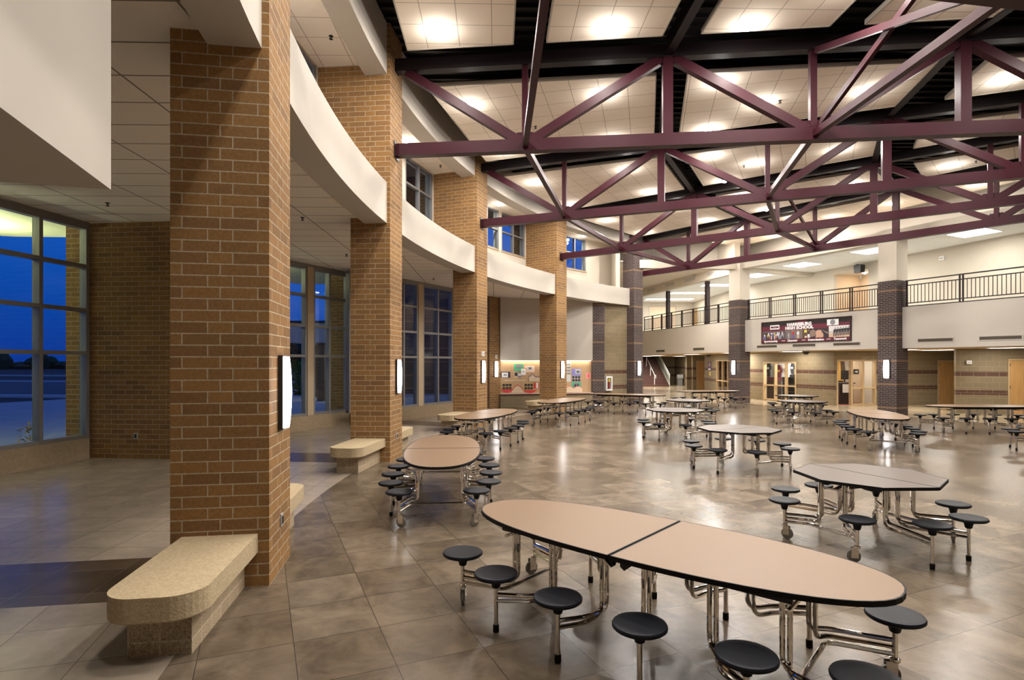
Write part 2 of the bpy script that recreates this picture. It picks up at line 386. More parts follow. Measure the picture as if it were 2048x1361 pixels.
hall = [(arc[0][0], -7.0)] + [p for p in hall if p[1] > -6.9] + [(24.0, -7.0)]
struct('floor', MB().prism(hall, -0.12, 0.0), M['tile_dark'], uvf=uv_hall)
# taupe aisle floor, bay by bay, with an umber strip on every column line
WIN = {1: ((-9.92, 4.25), (-8.735, 11.85)), 2: ((-7.985, 12.69), (-5.20, 18.36)), 3: ((-4.36, 18.65), (-1.19, 24.15))}
SW = 0.56                                         # half width of a strip
def bay_floor(i, j, r1):
    b = MB()
    a0 = T(i) + SW / RB; a1 = T(j) - SW / RB
    N = 10
    pts = [polar(a0 + (a1 - a0) * k / N, RB) for k in range(N + 1)]
    tj, ti = T(j), T(i)
    wj, uj = Vector((-cos(tj), sin(tj))), Vector((sin(tj), cos(tj)))
    wi, ui = Vector((-cos(ti), sin(ti))), Vector((sin(ti), cos(ti)))
    pts.append(tuple(HC + wj * r1 - uj * SW)); pts.append(tuple(HC + wi * r1 + ui * SW))
    return b.prism(pts, -0.12, 0.0)
R1 = {-1: 36.0, 0: 31.6, 1: 31.2, 2: 29.5, 3: 28.3}
for i in (-1, 0, 1, 2, 3):
    struct('floor', bay_floor(i, i + 1, R1[i]), M['tile_light'], uvf=uv_rot(-1.55 + 14.8 * i, 0.11, 0.23))
for i in (0, 1, 2, 3):
    t = T(i); w, u = Vector((-cos(t), sin(t))), Vector((sin(t), cos(t)))
    p = [HC + w * RB - u * SW, HC + w * RB + u * SW, HC + w * (R1[i] + 0.3) + u * SW, HC + w * (R1[i] + 0.3) - u * SW]
    struct('floor', MB().prism([tuple(q) for q in p], -0.12, -0.0005), M['tile_strip'], uvf=uv_rot(math.degrees(t), 0.2, 0.0))
# pale corridor floor under the balcony
struct('floor', MB().prism([(5.2, 28.36), (11.12, 28.36), (14.25, 21.6), (17.3, 15.0), (20.4, 8.3), (26, 9), (26, 53), (5.2, 53)], -0.12, -0.0005), M['tile_pale'], uvf=uv_rot(-24))

# ================================================================== BRICK COLUMNS of the arc
def brick_face_box(b, x0, x1, y0, y1, z0, z1):
    """box with courses mirrored about each face centre (three-quarter closers at the corners)"""
    xm, ym = (x0 + x1) / 2, (y0 + y1) / 2
    for (ax, ay), (bx, by) in (((x0, y0), (xm, y0)), ((x1, y0), (xm, y0)), ((x0, y1), (xm, y1)), ((x1, y1), (xm, y1)), ((x0, y0), (x0, ym)), ((x0, y1), (x0, ym)), ((x1, y0), (x1, ym)), ((x1, y1), (x1, ym))):
        L = hypot(bx - ax, by - ay)
        q = [(ax, ay, z0), (bx, by, z0), (bx, by, z1), (ax, ay, z1)]
        uv = [(L * .98 + 30.48, z0), (30.48, z0), (30.48, z1), (L * .98 + 30.48, z1)]
        nx, ny = (by - ay), -(bx - ax)
        mid = ((ax + bx) / 2 - xm, (ay + by) / 2 - ym)
        if nx * mid[0] + ny * mid[1] < 0: q, uv = q[::-1], uv[::-1]
        b.add(q, [(0, 1, 2, 3)], 0, False, [uv])
    b.box(x0 + .001, x1 - .001, y0 + .001, y1 - .001, z0, z0 + .001); b.add([(x0, y0, z1), (x1, y0, z1), (x1, y1, z1), (x0, y1, z1)], [(0, 1, 2, 3)])
    return b
ROOF = 8.75
for i in range(4):
    t = T(i); b = MB()
    brick_face_box(b, -HALF, HALF, -HALF, HALF, 0, ROOF)
    o = struct('brick_column', b, M['brick'], loc=(*polar(t, HR), 0), rz=pi / 2 - t)
    f = MB().box(-HALF, HALF, HALF, 1.75, 4.9, 8.05)          # brick wing above the aisle ceiling
    f.build('brick_wing', M['brickw'], o)
# dark brick columns
def dark_col(x, y, rz, half, zt, cream_to=None):
    o = struct('brick_column', MB().box(-half, half, -half, half, 0, zt), M['brickd'], loc=(x, y, 0), rz=rz)
    if cream_to: MB().box(-half + .01, half - .01, -half + .01, half - .01, zt, cream_to).build('plaster_shaft', M['cream2'], o)
    return o
C5, R1C, R2C, R3C = (5.90, 27.98), (11.25, 28.35), (14.45, 21.75), (17.75, 15.0)
dark_col(*C5, pi / 2 - T(4), 0.34, ROOF)
BANG = atan2(R2C[1] - R1C[1], R2C[0] - R1C[0])
for c in (R1C, R2C, R3C): dark_col(*c, BANG, 0.35, 5.06, 7.0)

# ================================================================== ARC FASCIA, CLERESTORY, HEADER
def ring(b, t0, t1, r0, r1, z0, z1, n=14, m=0):
    ts = [t0 + (t1 - t0) * k / n for k in range(n + 1)]; vs = []; fs = []
    for t in ts:
        for r, z in ((r0, z0), (r1, z0), (r1, z1), (r0, z1)): vs.append((*polar(t, r), z))
    for k in range(n):
        a = 4 * k
        for q in range(4):
            w = (q + 1) % 4; fs.append((a + q, a + w, a + 4 + w, a + 4 + q))
    fs += [(0, 3, 2, 1), (4 * n, 4 * n + 1, 4 * n + 2, 4 * n + 3)]
    b.add(vs, fs, m, True); return b
RF0, RF1 = 24.63, 25.08
DW = HALF / HR
RC0 = 26.05
for i in (-1, 0, 1, 2, 3):
    t0, t1 = T(i) + DW, T(i + 1) - DW * (1 if i < 3 else 0.8)
    struct('wall_fascia', ring(MB(), t0, t1, RF0, RF1, 4.76, 5.57), M['cream'])
    struct('beam_header', ring(MB(), t0, t1, RF0, RF1, 7.73, ROOF), M['cream'])
    if i >= 0:
        struct('ceiling', ring(MB(), t0, t1, RF1, RC0 + .3, 7.93, 8.0), M['panel'], uvf=uv_rot(-1.55 + 14.8 * i))
# clerestory: three two-light windows in every bay with plaster between
SILL_Z, HEAD_Z, MID_Z = 6.36, 7.90, 7.15
def window_unit(name, wl, s0, s1, z0, z1, verts, horiz, depth=0.14, bar=0.055, glassm='glass', framem='alu'):
    f = MB(); M4 = Matrix.Translation((wl.A.x, wl.A.y, 0)) @ Matrix.Rotation(wl.ang, 4, 'Z')
    for k, s in enumerate([s0] + list(verts) + [s1]):
        a = s - bar / 2 if 0 < k <= len(verts) else (s if k == 0 else s - bar)
        f.box(a, a + bar, 0, depth, z0, z1, 0, M4)
    for k, z in enumerate([z0] + list(horiz) + [z1]):
        a = z - bar / 2 if 0 < k <= len(horiz) else (z if k == 0 else z - bar)
        f.box(s0, s1, 0.004, depth - .004, a, a + bar, 0, M4)
    o = struct(name, f, M[framem])
    g = MB().box(s0 + .02, s1 - .02, depth * .45, depth * .45 + .012, z0 + .02, z1 - .02, 0, M4).build('pane', M[glassm], o)
    return o
wn = [0]
def wname():
    wn[0] += 1; return 'window_%d' % wn[0]
for i in (0, 1, 2, 3):
    ta, tb = T(i) + DW, T(i + 1) - DW
    if i == 3: tb = ta + (tb - ta) * 1.0
    g = (tb - ta) / 3
    for k in range(3):
        w = Wall(polar(ta + g * k, RC0), polar(ta + g * (k + 1), RC0))
        hole = (0.10, w.L - 0.10, SILL_Z, HEAD_Z)
        has = not (i == 3 and k == 2)
        struct('wall_clerestory', w.mb(5.2, 8.0, 0.25, [hole] if has else []), M['cream2'])
        if has:
            window_unit(wname(), w, hole[0] + .001, hole[1] - .001, SILL_Z + .001, HEAD_Z - .001, [w.L / 2], [MID_Z], depth=0.12)
            MB().box(hole[0] - .03, hole[1] + .03, -0.04, 0, SILL_Z - .03, SILL_Z, 0, Matrix.Translation((w.A.x, w.A.y, 0)) @ Matrix.Rotation(w.ang, 4, 'Z')).build('trim_sill', M['frame_tan'])['kind'] = 'structure'

# ================================================================== AISLE: ceiling, piers, outer windows
AZ = 4.88
ain = [polar(radians(t), 24.9) for t in range(-36, 52, 2)]
aout = [(5.9, 28.6), (4.2, 27.8), (3.7, 26.9), (-0.9, 25.75), (-1.6, 24.5), (-4.2, 19.2), (-5.2, 18.5), (-8.0, 12.8), (-8.75, 11.9), (-9.95, 4.2), (-10.4, -7)]
struct('ceiling', MB().prism(ain + aout, AZ, AZ + 0.15), M['lay_in'], uvf=uv_rot(-1.55, 0.3, 0.2))
# bulkhead over the entrance at the left, its corner hanging towards the aisle
bd = radians(-16.4); bx = Vector((sin(bd), cos(bd))); by = Vector((-cos(bd), sin(bd)))
bc = Vector((-2.478, 3.541))
struct('wall_bulkhead', MB().prism([tuple(bc), tuple(bc - bx * 4.6), tuple(bc - bx * 4.6 + by * 4.5), tuple(bc + by * 4.5)], 3.05, AZ), M['cream'])
def pier(corner, t, inn, out, th, m='brickw', zt=AZ):
    """brick pier: front face starts at corner, runs out along the column radial of bearing t"""
    w, u = Vector((-cos(t), sin(t))), Vector((sin(t), cos(t))); c = Vector(corner)
    p = [c - w * inn, c + w * out, c + w * out + u * th, c - w * inn + u * th]
    return struct('brick_pier', MB().prism([tuple(q) for q in p], 0, zt), M[m])
pier((-8.79, 11.90), T(1), 2.3, 0.52, 0.80)
pier((-5.20, 18.38), T(2), 0.95, 0.75, 0.80)
pier((-0.98, 24.90), T(3), 0.0, 1.6, 0.81)
def mull(w, pxs): return [w.s(p) for p in pxs]
WL = {k: Wall(*v) for k, v in WIN.items()}
WZ0, WZ1 = 0.43, 4.80
HZ = [2.18, 3.06, 3.96]
def outer_windows(k, groups):
    w = WL[k]
    holes = [(a, b, WZ0, WZ1) for a, b, v in groups]
    struct('wall_sill', w.mb(0, WZ0, 0.38, m=0), M['sill'])
    posts = MB(); M4 = Matrix.Translation((w.A.x, w.A.y, 0)) @ Matrix.Rotation(w.ang, 4, 'Z')
    edges = [0.0] + [x for a, b, v in groups for x in (a, b)] + [w.L]
    for a, b in zip(edges[::2], edges[1::2]):
        if b - a > 0.02: posts.box(a, b, -0.02, 0.20, WZ0, WZ1, 0, M4)
    struct('trim_mullion_cover', posts, M['post']); struct('trim_head', MB().box(0, w.L, 0, 0.18, WZ1, AZ, 0, M4), M['alu'])
    for a, b, v in groups:
        window_unit(wname(), w, a, b, WZ0 + .002, WZ1, v, HZ, depth=0.16, bar=0.075)
w = WL[1]; e = w.L - .001; m1 = w.s(82.5); d = e - m1
outer_windows(1, [(max(0.1, e - 6 * d - .5), e - 4 * d - .4, [e - 5 * d - .45]), (e - 4 * d - .2, e - 2 * d - .2, [e - 3 * d - .2]), (e - 2 * d, e, [m1])])
w = WL[2]; e = w.s(698); m1 = w.s(660); p1 = w.s(626.5); p0 = w.s(614.5); d = e - m1
outer_windows(2, [(p0 - 4.0, p0 - 2.16, [p0 - 3.1]), (p0 - 1.95, p0, [p0 - .85]), (p1, e, [m1])])
w = WL[3]; m1 = w.s(877); p1 = w.s(846); p0 = w.s(836.5); e = min(w.L - .05, 2 * m1 - p1)
outer_windows(3, [(p0 - 3.3, p0 - 1.95, [p0 - 2.6]), (p0 - 1.75, p0, [w.s(808.5)]), (p1, e, [m1])])

# ================================================================== BULLETIN WALL AND BLOCK WALL behind the fourth column
BW = Wall((-0.52, 25.42), (3.72, 26.45))
LEDGE, COVE = 0.60, 2.09
struct('wall_bulletin', BW.mb(COVE, AZ, 0.5), M['cream'])
struct('wall_bulletin', BW.mb(0, LEDGE - .05, 0.5), M['cmu_plain'])
TW = Wall(BW.pt(0, -0.15)[:2], BW.pt(BW.L, -0.15)[:2])
struct('wall_tackboard', TW.mb(LEDGE - .05, COVE, 0.35), M['tack'])
lm = MB(); M4 = Matrix.Translation((BW.A.x, BW.A.y, 0)) @ Matrix.Rotation(BW.ang, 4, 'Z')
lm.box(0, BW.L, -0.06, 0.15, LEDGE - .02, LEDGE, 0, M4); lm.box(0, BW.L, -0.055, 0.15, LEDGE - .06, LEDGE - .02, 1, M4)
struct('trim_ledge', lm, [pal((0.62, 0.50, 0.46)), pal((0.10, 0.03, 0.035))])
# hidden strip lamp in the cove over the tackboard
struct('trim_cove_light', MB().box(0.05, BW.L - .05, 0.06, 0.13, COVE - .035, COVE - .005, 0, M4), M['coveglow'])
area('cove_lamp', BW.pt(BW.L / 2, -0.07, COVE - .04), BW.L - .2, P_COVE, (1, .86, .66), (0, 0, BW.ang), 'RECTANGLE', 0.06)
PW = Wall((3.72, 26.45), (4.30, 26.62))
struct('brick_pilaster', PW.mb(0, AZ, 0.5), M['brickd'])
KW = Wall((4.28, 26.95), (5.75, 27.95))
struct('wall_block', KW.mb(0, AZ, 0.3), M['cmu'])

# ================================================================== BALCONY SIDE (right)
SOF, BFL, RAILT, BCE, HDR = 2.52, 4.06, 5.06, 6.75, 6.58
BR = Wall(R1C, R2C)                                # balcony edge between the dark columns
BR2 = Wall(R2C, R3C)
BL_FAR, BL = (8.78, 38.6), None
BLW = Wall(BL_FAR, (11.10, 28.55))                 # recessed balcony edge left of column
hx = 0.33
struct('wall_fascia', BR.mb(SOF, BFL, 0.30, s0=0.02, s1=BR.L - .36), M['cream'])
struct('wall_fascia', BR2.mb(SOF, BFL, 0.30, s0=0.02, s1=BR2.L + 7.5), M['cream'])
struct('wall_fascia', BLW.mb(SOF, BFL, 0.30, s0=-9.0), M['cream'])
for w_, a_, b_ in ((BR, .36, BR.L - .36), (BR2, .36, BR2.L + 7), (BLW, -9, BLW.L)):
    struct('trim_kerb', w_.mb(BFL, BFL + .035, 0.30, s0=a_, s1=b_), M['maroon_dk'])
# soffit + upper floor slab under and over the balcony
slab = [(R1C[0] + .1, R1C[1] + .25), (R2C[0] + .25, R2C[1]), (R3C[0] + .25, R3C[1]), (20.9, 8.4), (26, 8.4), (26, 53), (6.7, 53), (BL_FAR[0] + .2, BL_FAR[1])]
struct('ceiling', MB().prism(slab, SOF + .005, SOF + .15), M['tan'])
struct('floor', MB().prism(slab, BFL - .12, BFL - .02), M['grey'])
# under-balcony walls (left to right as seen)
P0, P1, P2, P3 = (13.54, 40.3), (13.05, 31.4), (14.86, 26.45), (21.5, 27.05)
WA, WB, WC = Wall(P0, P1), Wall(P1, P2), Wall(P2, P3)
P4, P5 = (17.40, 22.45), (22.4, 20.4)
WD = Wall(P4, P5)
dB = [WB.s(1526.5), WB.s(1592.5)]; zB0, zB1 = 0.02, 2.02
dC = [WC.s(1673), WC.s(1752)]
dW = [WC.s(1875), WC.s(1916)]
dD = [WD.s(2015.5), WD.s(2015.5) + 1.02]
dA = [WA.s(1433), WA.s(1466)]
struct('wall_corridor', WA.mb(0, SOF, .25, [(dA[0], dA[1], 0, 2.15)]), M['cmu'])
struct('wall_corridor', WB.mb(0, SOF, .25, [(dB[0], dB[1], zB0, zB1)]), M['cmu'])
struct('wall_corridor', WC.mb(0, SOF, .25, [(dC[0], dC[1], 0, 2.12), (dW[0], dW[1], 0, 2.1)]), M['cmu'])
struct('wall_corridor', WD.mb(0, SOF, .25, [(dD[0], dD[1], 0, 2.14)]), M['cmu'])
struct('wall_return', MB().prism([(17.42, 22.47), (17.80, 22.3), (21.45, 27.0), (21.08, 27.03)], 0, SOF), M['cmu'])
# far end: block jamb, recessed door, stair hall wall
struct('wall_corridor', Wall((13.00, 42.6), (13.36, 42.6)).mb(0, SOF, .4), M['cmu'])
WDR = Wall((13.36, 42.3), (14.6, 42.3))
struct('wall_corridor', WDR.mb(0, SOF, .2, [(.24, 1.02, 0, 2.12)]), M['cmu'])
struct('wall_stair', Wall((4.0, 52.6), (26, 52.6)).mb(0, SOF, .25), M['cmu'])
struct('wall_stair', Wall((6.7, 52.6), (6.8, 38.0)).mb(0, SOF, .2), M['tan'])
# upper level walls
UB = Wall((14.30, 45.2), (14.50, 35.0)); UC = Wall((14.50, 35.0), (18.75, 20.9)); UD = Wall((18.75, 20.9), (22.6, 8.2))
rec = (UC.s(1667.5), UC.s(1737))
dU = (UB.s(1386), UB.s(1386) + 1.05)
struct('wall_upper', UB.mb(BFL, BCE, .2, [(dU[0], dU[1], BFL, BFL + 2.1)]), M['cream2'])
struct('wall_upper', UC.mb(BFL, BCE, .2, [(rec[0], rec[1], BFL, 6.45)]), M['cream2'])
struct('wall_upper', UD.mb(BFL, BCE, .2), M['cream2'])
nb = Wall(UC.pt(rec[0], -1.7)[:2], UC.pt(rec[1] + .6, -1.7)[:2])
struct('wall_niche', nb.mb(BFL, 6.45, .15), M['ochre'])
for s_ in (rec[0] - .12, rec[1]):
    struct('wall_niche', MB().prism([UC.pt(s_, -.2)[:2], UC.pt(s_ + .12, -.2)[:2], UC.pt(s_ + .12, -1.7)[:2], UC.pt(s_, -1.7)[:2]], BFL, 6.45), M['ochre'])
struct('ceiling', MB().prism([UC.pt(rec[0] - .1, -.2)[:2], UC.pt(rec[1] + .1, -.2)[:2], UC.pt(rec[1] + .1, -1.8)[:2], UC.pt(rec[0] - .1, -1.8)[:2]], 6.45, 6.55), M['cream2'])
UF = Wall((7.0, 45.2), (14.32, 45.2))
dF = (UF.s(1297.5), UF.s(1353))
struct('wall_upper', UF.mb(BFL, BCE, .2, [(dF[0], dF[1], BFL, BFL + 2.42)]), M['cream2'])
cpoly = [(R1C[0] + .15, R1C[1] + .3), (R2C[0] + .3, R2C[1] + .1), (R3C[0] + .3, R3C[1] + .1), (20.9, 8.4), (26, 8.4), (26, 50), (6.9, 50), (BL_FAR[0] + .2, BL_FAR[1])]
struct('ceiling', MB().prism(cpoly, BCE, BCE + .15), M['lay_in_white'], uvf=uv_rot(156))
# bulkhead with air slots over the recessed balcony edge, header beams on the columns, high wall set back behind them
struct('wall_bulkhead', Wall(BLW.pt(-9, 0)[:2], BLW.pt(BLW.L, 0)[:2]).mb(6.46, ROOF, .3), M['cream2'])
HB = [C5, R1C, R2C, R3C, (21.0, 8.4)]
for a_, b_ in zip(HB, HB[1:]):
    w_ = Wall(a_, b_); struct('beam_header', Wall(w_.pt(0, .22)[:2], w_.pt(w_.L, .22)[:2]).mb(HDR, 6.98, .44), M['cream2'])
HWp = [(5.2, 29.7), (12.35, 30.1), (15.25, 23.4), (18.4, 16.6), (22.4, 8.0)]
for a_, b_ in zip(HWp, HWp[1:]):
    struct('wall_high', Wall(a_, b_).mb(6.9, ROOF, .25), M['cream'])
struct('ceiling', MB().prism([(5.3, 28.0), R1C, R2C, R3C, (21.0, 8.4), HWp[4], HWp[3], HWp[2], HWp[1], HWp[0]], 6.92, 6.97), M['cream2'])
cb = Wall(R1C, UC.pt(UC.s(1625))[:2]); struct('beam_cross', cb.mb(6.56, BCE + .01, .35), M['cream2'])
struct('ceiling', MB().prism([(5.2, 28.0), R1C, (11.4, 29.5), (9.0, 38.7), (7.0, 48), (5.2, 48)], 6.93, 6.98), M['cream2'])
struct('wall_stair', MB().box(5.0, 5.2, 27.6, 53, 0, ROOF), M['cream2'])
struct('wall_stair', Wall((5.2, 48.0), (26, 48.0)).mb(BFL, 6.98, .2, s0=0, s1=9.0), M['cream2'])
# rear and right enclosure of the hall, outside the picture
struct('wall_rear', Wall((24.2, -7.0), (-12, -7.0)).mb(0, ROOF, .2), M['cream'])
struct('wall_right', MB().box(24.0, 24.2, -7, 9, 0, ROOF), M['cream'])
struct('wall_left', MB().box(-10.6, -10.4, -7, 4.2, 0, AZ), M['cream'])
struct('wall_stair', MB().box(26, 26.2, 8.4, 53, 0, BCE), M['cream'])
# roof deck with ribs
b = MB().prism([(-6, -7.2), (24.2, -7.2), (24.2, 8), (19.5, 18), (13, 32), (4, 32), (-6, 24)], ROOF + .06, ROOF + .25)
struct('ceiling_roof_deck', b, M['deck'])
# ================================================================== STEEL TRUSSES (radial) AND BRACING
ZB0, ZB1, ZT = 6.22, 6.46, 8.07
ZB = (ZB0 + ZB1) / 2
RN = [24.35, 21.9, 19.1, 16.38, 13.7, 11.0, 8.3, 5.6]      # truss nodes: top, bottom, top ...
ORD = ['nearest', 'second', 'third', 'fourth', 'farthest']
for i in range(5):
    t = T(i)
    # local frame: x from the column towards the middle of the hall, origin at the column face
    r0 = HR - (HALF if i < 4 else 0.2)
    if i == 4: r0 = 24.55
    org = polar(t, r0); rz = atan2(-sin(t), cos(t))
    lab = ['maroon steel roof truss springing from the large brick column at left, mostly overhead',
           'maroon steel roof truss crossing nearest in front, ending on the second brick column',
           'maroon steel roof truss ending on the third brick column from the left',
           'maroon steel roof truss ending on the fourth brick column beside the bulletin boards',
           'farthest maroon steel roof truss, ending on the tall dark brick column'][i]
    tr = thing('roof_truss', lab, 'roof truss', (*org, 0), rz, 'maroon roof trusses')
    X = lambda r: r0 - r
    xe = X(4.6)
    MB().bar((0.0, 0, ZB), (xe, 0, ZB), 0.20, ZB1 - ZB0).build('bottom_chord', M['maroon'], tr)
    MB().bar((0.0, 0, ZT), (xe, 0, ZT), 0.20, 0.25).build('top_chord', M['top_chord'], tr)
    for k, r in enumerate(RN):
        if k == 0: continue
        if k % 2 == 0:
            MB().bar((X(r), 0, ZB1), (X(r), 0, ZT - .12), 0.18, 0.19, up=(1, 0, 0)).build('vertical_strut', M['maroon'], tr)
        else:
            MB().bar((X(r), 0, ZB1), (X(r), 0, ZT - .12), 0.12, 0.12, up=(1, 0, 0)).build('vertical_strut', M['maroon'], tr)
            if k > 0:
                a = (X(RN[k - 1]) + (.12 if k > 1 else .02), 0, ZT - .13); MB().bar(a, (X(r) - .10, 0, ZB1 - .03), 0.15, 0.17).build('diagonal', M['maroon'], tr)
            if k + 1 < len(RN):
                MB().bar((X(r) + .10, 0, ZB1 - .03), (X(RN[k + 1]) - .12, 0, ZT - .13), 0.15, 0.17).build('diagonal', M['maroon'], tr)
            MB().prism_y([(X(r) - .28, ZB1 - .01), (X(r) + .28, ZB1 - .01), (X(r) + .16, ZB1 + .16), (X(r) - .16, ZB1 + .16)], -.012, .012).build('gusset_plate', M['maroon'], tr)
    MB().box(-.02, .015, -.16, .16, ZB0 - .05, ZB1 + .05).build('bearing_plate', M['maroon_dk'], tr)
def P3(t, r, z): return (*polar(t, r), z)
BRN = ['between overhead and nearest trusses', 'between nearest and second trusses', 'between second and third trusses', 'between the two farthest trusses']
for i in range(4):
    for r, what in ((21.9, 'outer'), (16.38, 'inner')):
        a, b_ = P3(T(i), r, ZB), P3(T(i + 1), r, ZB)
        dv = (Vector(b_) - Vector(a)).normalized()
        o = MB().bar(Vector(a) + dv * .1, Vector(b_) - dv * .1, 0.11, 0.13).build('bridging_strut', M['maroon'])
        tag(o, 'slim maroon %s bridging strut low %s' % (what, BRN[i]), 'brace', 'bridging struts between the trusses')
    if i in (0, 3):
        o = thing('cross_bracing', ['crossed maroon steel braces overhead between the nearest truss and the one above the viewer', '', '', 'crossed maroon steel braces between the two farthest trusses'][i], 'brace', (0, 0, 0))
        for k, (za, zb) in enumerate(((ZB1, ZT - .13), (ZT - .13, ZB1))):
            a, b_ = Vector(P3(T(i), 16.38, za)), Vector(P3(T(i + 1), 16.38, zb)); dv = (b_ - a).normalized()
            MB().bar(a + dv * .12 + Vector((0.07 * k, 0, 0)), b_ - dv * .12 + Vector((0.07 * k, 0, 0)), 0.07, 0.11).build('brace', M['maroon'], o)
    for r, nm in ((19.1, 'outer'), (13.7, 'inner')):
        a, b_ = Vector(P3(T(i), r, ZT + .05)), Vector(P3(T(i + 1), r, ZT + .05)); dv = (b_ - a).normalized()
        o = MB()
        o.bar(a + dv * .11, b_ - dv * .11, 0.16, 0.02, up=(0, 0, 1))
        o.v = [(x, y, z + .14) for x, y, z in o.v]; q = MB(); q.bar(a + dv * .11, b_ - dv * .11, 0.16, 0.02); q.v = [(x, y, z - .14) for x, y, z in q.v]
        w_ = MB(); w_.bar(a + dv * .11, b_ - dv * .11, 0.014, 0.28)
        o.add(q.v, q.f); o.add(w_.v, w_.f)
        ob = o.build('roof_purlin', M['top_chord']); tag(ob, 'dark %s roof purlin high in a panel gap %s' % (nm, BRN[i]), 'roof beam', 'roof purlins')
# ribs of the roof deck seen through the gaps: part of the deck's own surface
b = MB()
for k in range(95):
    y = -6.5 + 0.305 * k
    b.box(-3.2 if y > -6 else -3, 23.8 - max(0, (y - 8) * .72), y, y + .06, ROOF - .015, ROOF + .06)
struct('ceiling_deck_ribs', b, M['deck'])

# ================================================================== ACOUSTIC CEILING PANELS AND DOWNLIGHTS
ZP = 8.0
def on_bis(i, d, v):
    """point of bay i at distance d from the hall centre along the bay's bisector, v across it"""
    t = radians(-8.95 + 14.8 * (i + .5)); c = polar(t, d); return (c[0] + v * sin(t), c[1] + v * cos(t))
BAYN = dict(enumerate(['overhead bay before the nearest truss', 'bay behind the nearest truss', 'bay behind the second truss', 'bay behind the third truss', 'far bay behind the farthest truss', 'far right bay'])); BAYN[-1] = 'bay over the viewer'
PNL = {0: [(24.0, 21.98), (21.35, 19.25), (18.55, 16.35), (15.75, 13.5), (12.7, 8.2)], 1: [(24.0, 19.15), (18.5, 13.5), (12.7, 8.2)], 2: [(24.0, 19.15), (18.5, 13.5), (12.7, 8.2)], 3: [(24.0, 19.15), (18.5, 13.5), (12.7, 8.2)],
       4: [(22.75, 19.15), (18.5, 13.5), (12.7, 8.2)], 5: [(15.6, 12.9), (12.3, 8.2)]}
PNL[-1] = PNL[0]
PN = ['outermost', 'second', 'third', 'fourth', 'innermost']
def panel(i, k, d0, d1, off=0.74):
    h = radians(7.4)
    def hv(d): return d * math.tan(h) - off / cos(h)
    p = [on_bis(i, d0, -hv(d0)), on_bis(i, d0, hv(d0)), on_bis(i, d1, hv(d1)), on_bis(i, d1, -hv(d1))]
    t = radians(-8.95 + 14.8 * (i + .5)); o = on_bis(i, (d0 + d1) / 2, 0)
    rz = pi / 2 - t
    loc = [((x - o[0]) * cos(-rz) - (y - o[1]) * sin(-rz), (x - o[0]) * sin(-rz) + (y - o[1]) * cos(-rz)) for x, y in p]
    nm = PN[k] if k < len(PNL[i]) - 1 else 'innermost'
    ob = thing('ceiling_panel', 'beige gridded ceiling panel, %s of the %s' % (nm, BAYN[i]), 'ceiling panel', (o[0], o[1], ZP), rz, 'suspended ceiling panels')
    b = MB().prism(loc, 0.0, 0.05); b.build('tile_field', M['panel'], ob, uvf=lambda co, n: (co.x + 61.0 + .305, co.y + 61.0) if abs(n.z) > .7 else (co.x + co.y, co.z + .02))
    e = MB(); n = 4
    for q in range(4):
        a, c = loc[q], loc[(q + 1) % 4]; dx, dy = c[0] - a[0], c[1] - a[1]; L = hypot(dx, dy)
        e.bar((a[0], a[1], .03), (c[0], c[1], .03), 0.025, 0.085)
    e.build('edge_trim', pal((0.42, 0.38, 0.32)), ob)
    r = MB()
    for q in (-.3, .3):
        for w_ in (-.3, .3): r.bar((q * (d0 - d1), w_ * hv(d1), .05), (q * (d0 - d1), w_ * hv(d1), ROOF - ZP), 0.012, 0.012)
    r.build('hanger_wire', M['black'], ob)
for i in PNL:
    for k, (d0, d1) in enumerate(PNL[i]): panel(i, k, d0, d1)
dl = [0]
def downlight(x, y, z, label, power, group='downlights in the ceiling panels'):
    ob = thing('downlight', label, 'light', (x, y, z), 0, group)
    MB().lathe([(0.085, -.004), (0.125, -.012), (0.135, -.004), (0.135, 0.0), (0.085, 0.0)], 24).build('trim_ring', M['white'], ob)
    MB().lathe([(0.0005, -.075), (0.035, -.070), (0.066, -.050), (0.083, -.015), (0.085, -.001), (0.0005, -.001)], 24).build('drop_lens', M['glow'], ob)  # bowl drops below the panel to give the added fill a source
    a = area('downlight_lamp', (0, 0, -0.085), 0.17, power, spread=180); a.parent = ob
    l = bpy.data.lights.new('panel_fill', 'POINT'); l.energy = P_PANEL_FILL * power / P_DOWN; l.color = (1, .945, .88); l.shadow_soft_size = .06  # added point fill that brightens the ceiling panel around each downlight
    q = bpy.data.objects.new('panel_fill', l); COL.objects.link(q); q.location = (0, 0, -.21); q.parent = ob
    return ob
DN = [(23.4, .28, 'outer ring, left of its pair'), (23.4, .78, 'outer ring, right of its pair'), (20.32, .28, 'second ring, left of its pair'), (20.32, .79, 'second ring, right of its pair'), (17.85, .25, 'third ring, left of its pair'), (17.85, .81, 'third ring, right of its pair'),
      (16.75, .52, 'fourth ring, single in mid bay'), (14.55, .51, 'fifth ring, single in mid bay'), (11.92, .53, 'innermost ring, single in mid bay')]
for i in range(-1, 5):
    for r, f, what in DN:
        if i == -1 and r > 24: continue
        if i == 4 and (r > 23 ) and f < .5: continue
        if i == 4 and r > 23: r = 22.45; f = .54
        t = radians(-8.95 + 14.8 * (i + f)); p = polar(t, r)
        if i == -1:
            # the bay over and behind the camera has the same lamps
            downlight(p[0], p[1], ZP - .001, 'small round downlight behind the viewer, %s' % what, P_DOWN); continue
        downlight(p[0], p[1], ZP - .001, 'round downlight, %s, %s' % (BAYN[i].replace(' before the nearest truss', '').replace(' the', ''), what), P_DOWN * (.42 if i == 4 else 1))
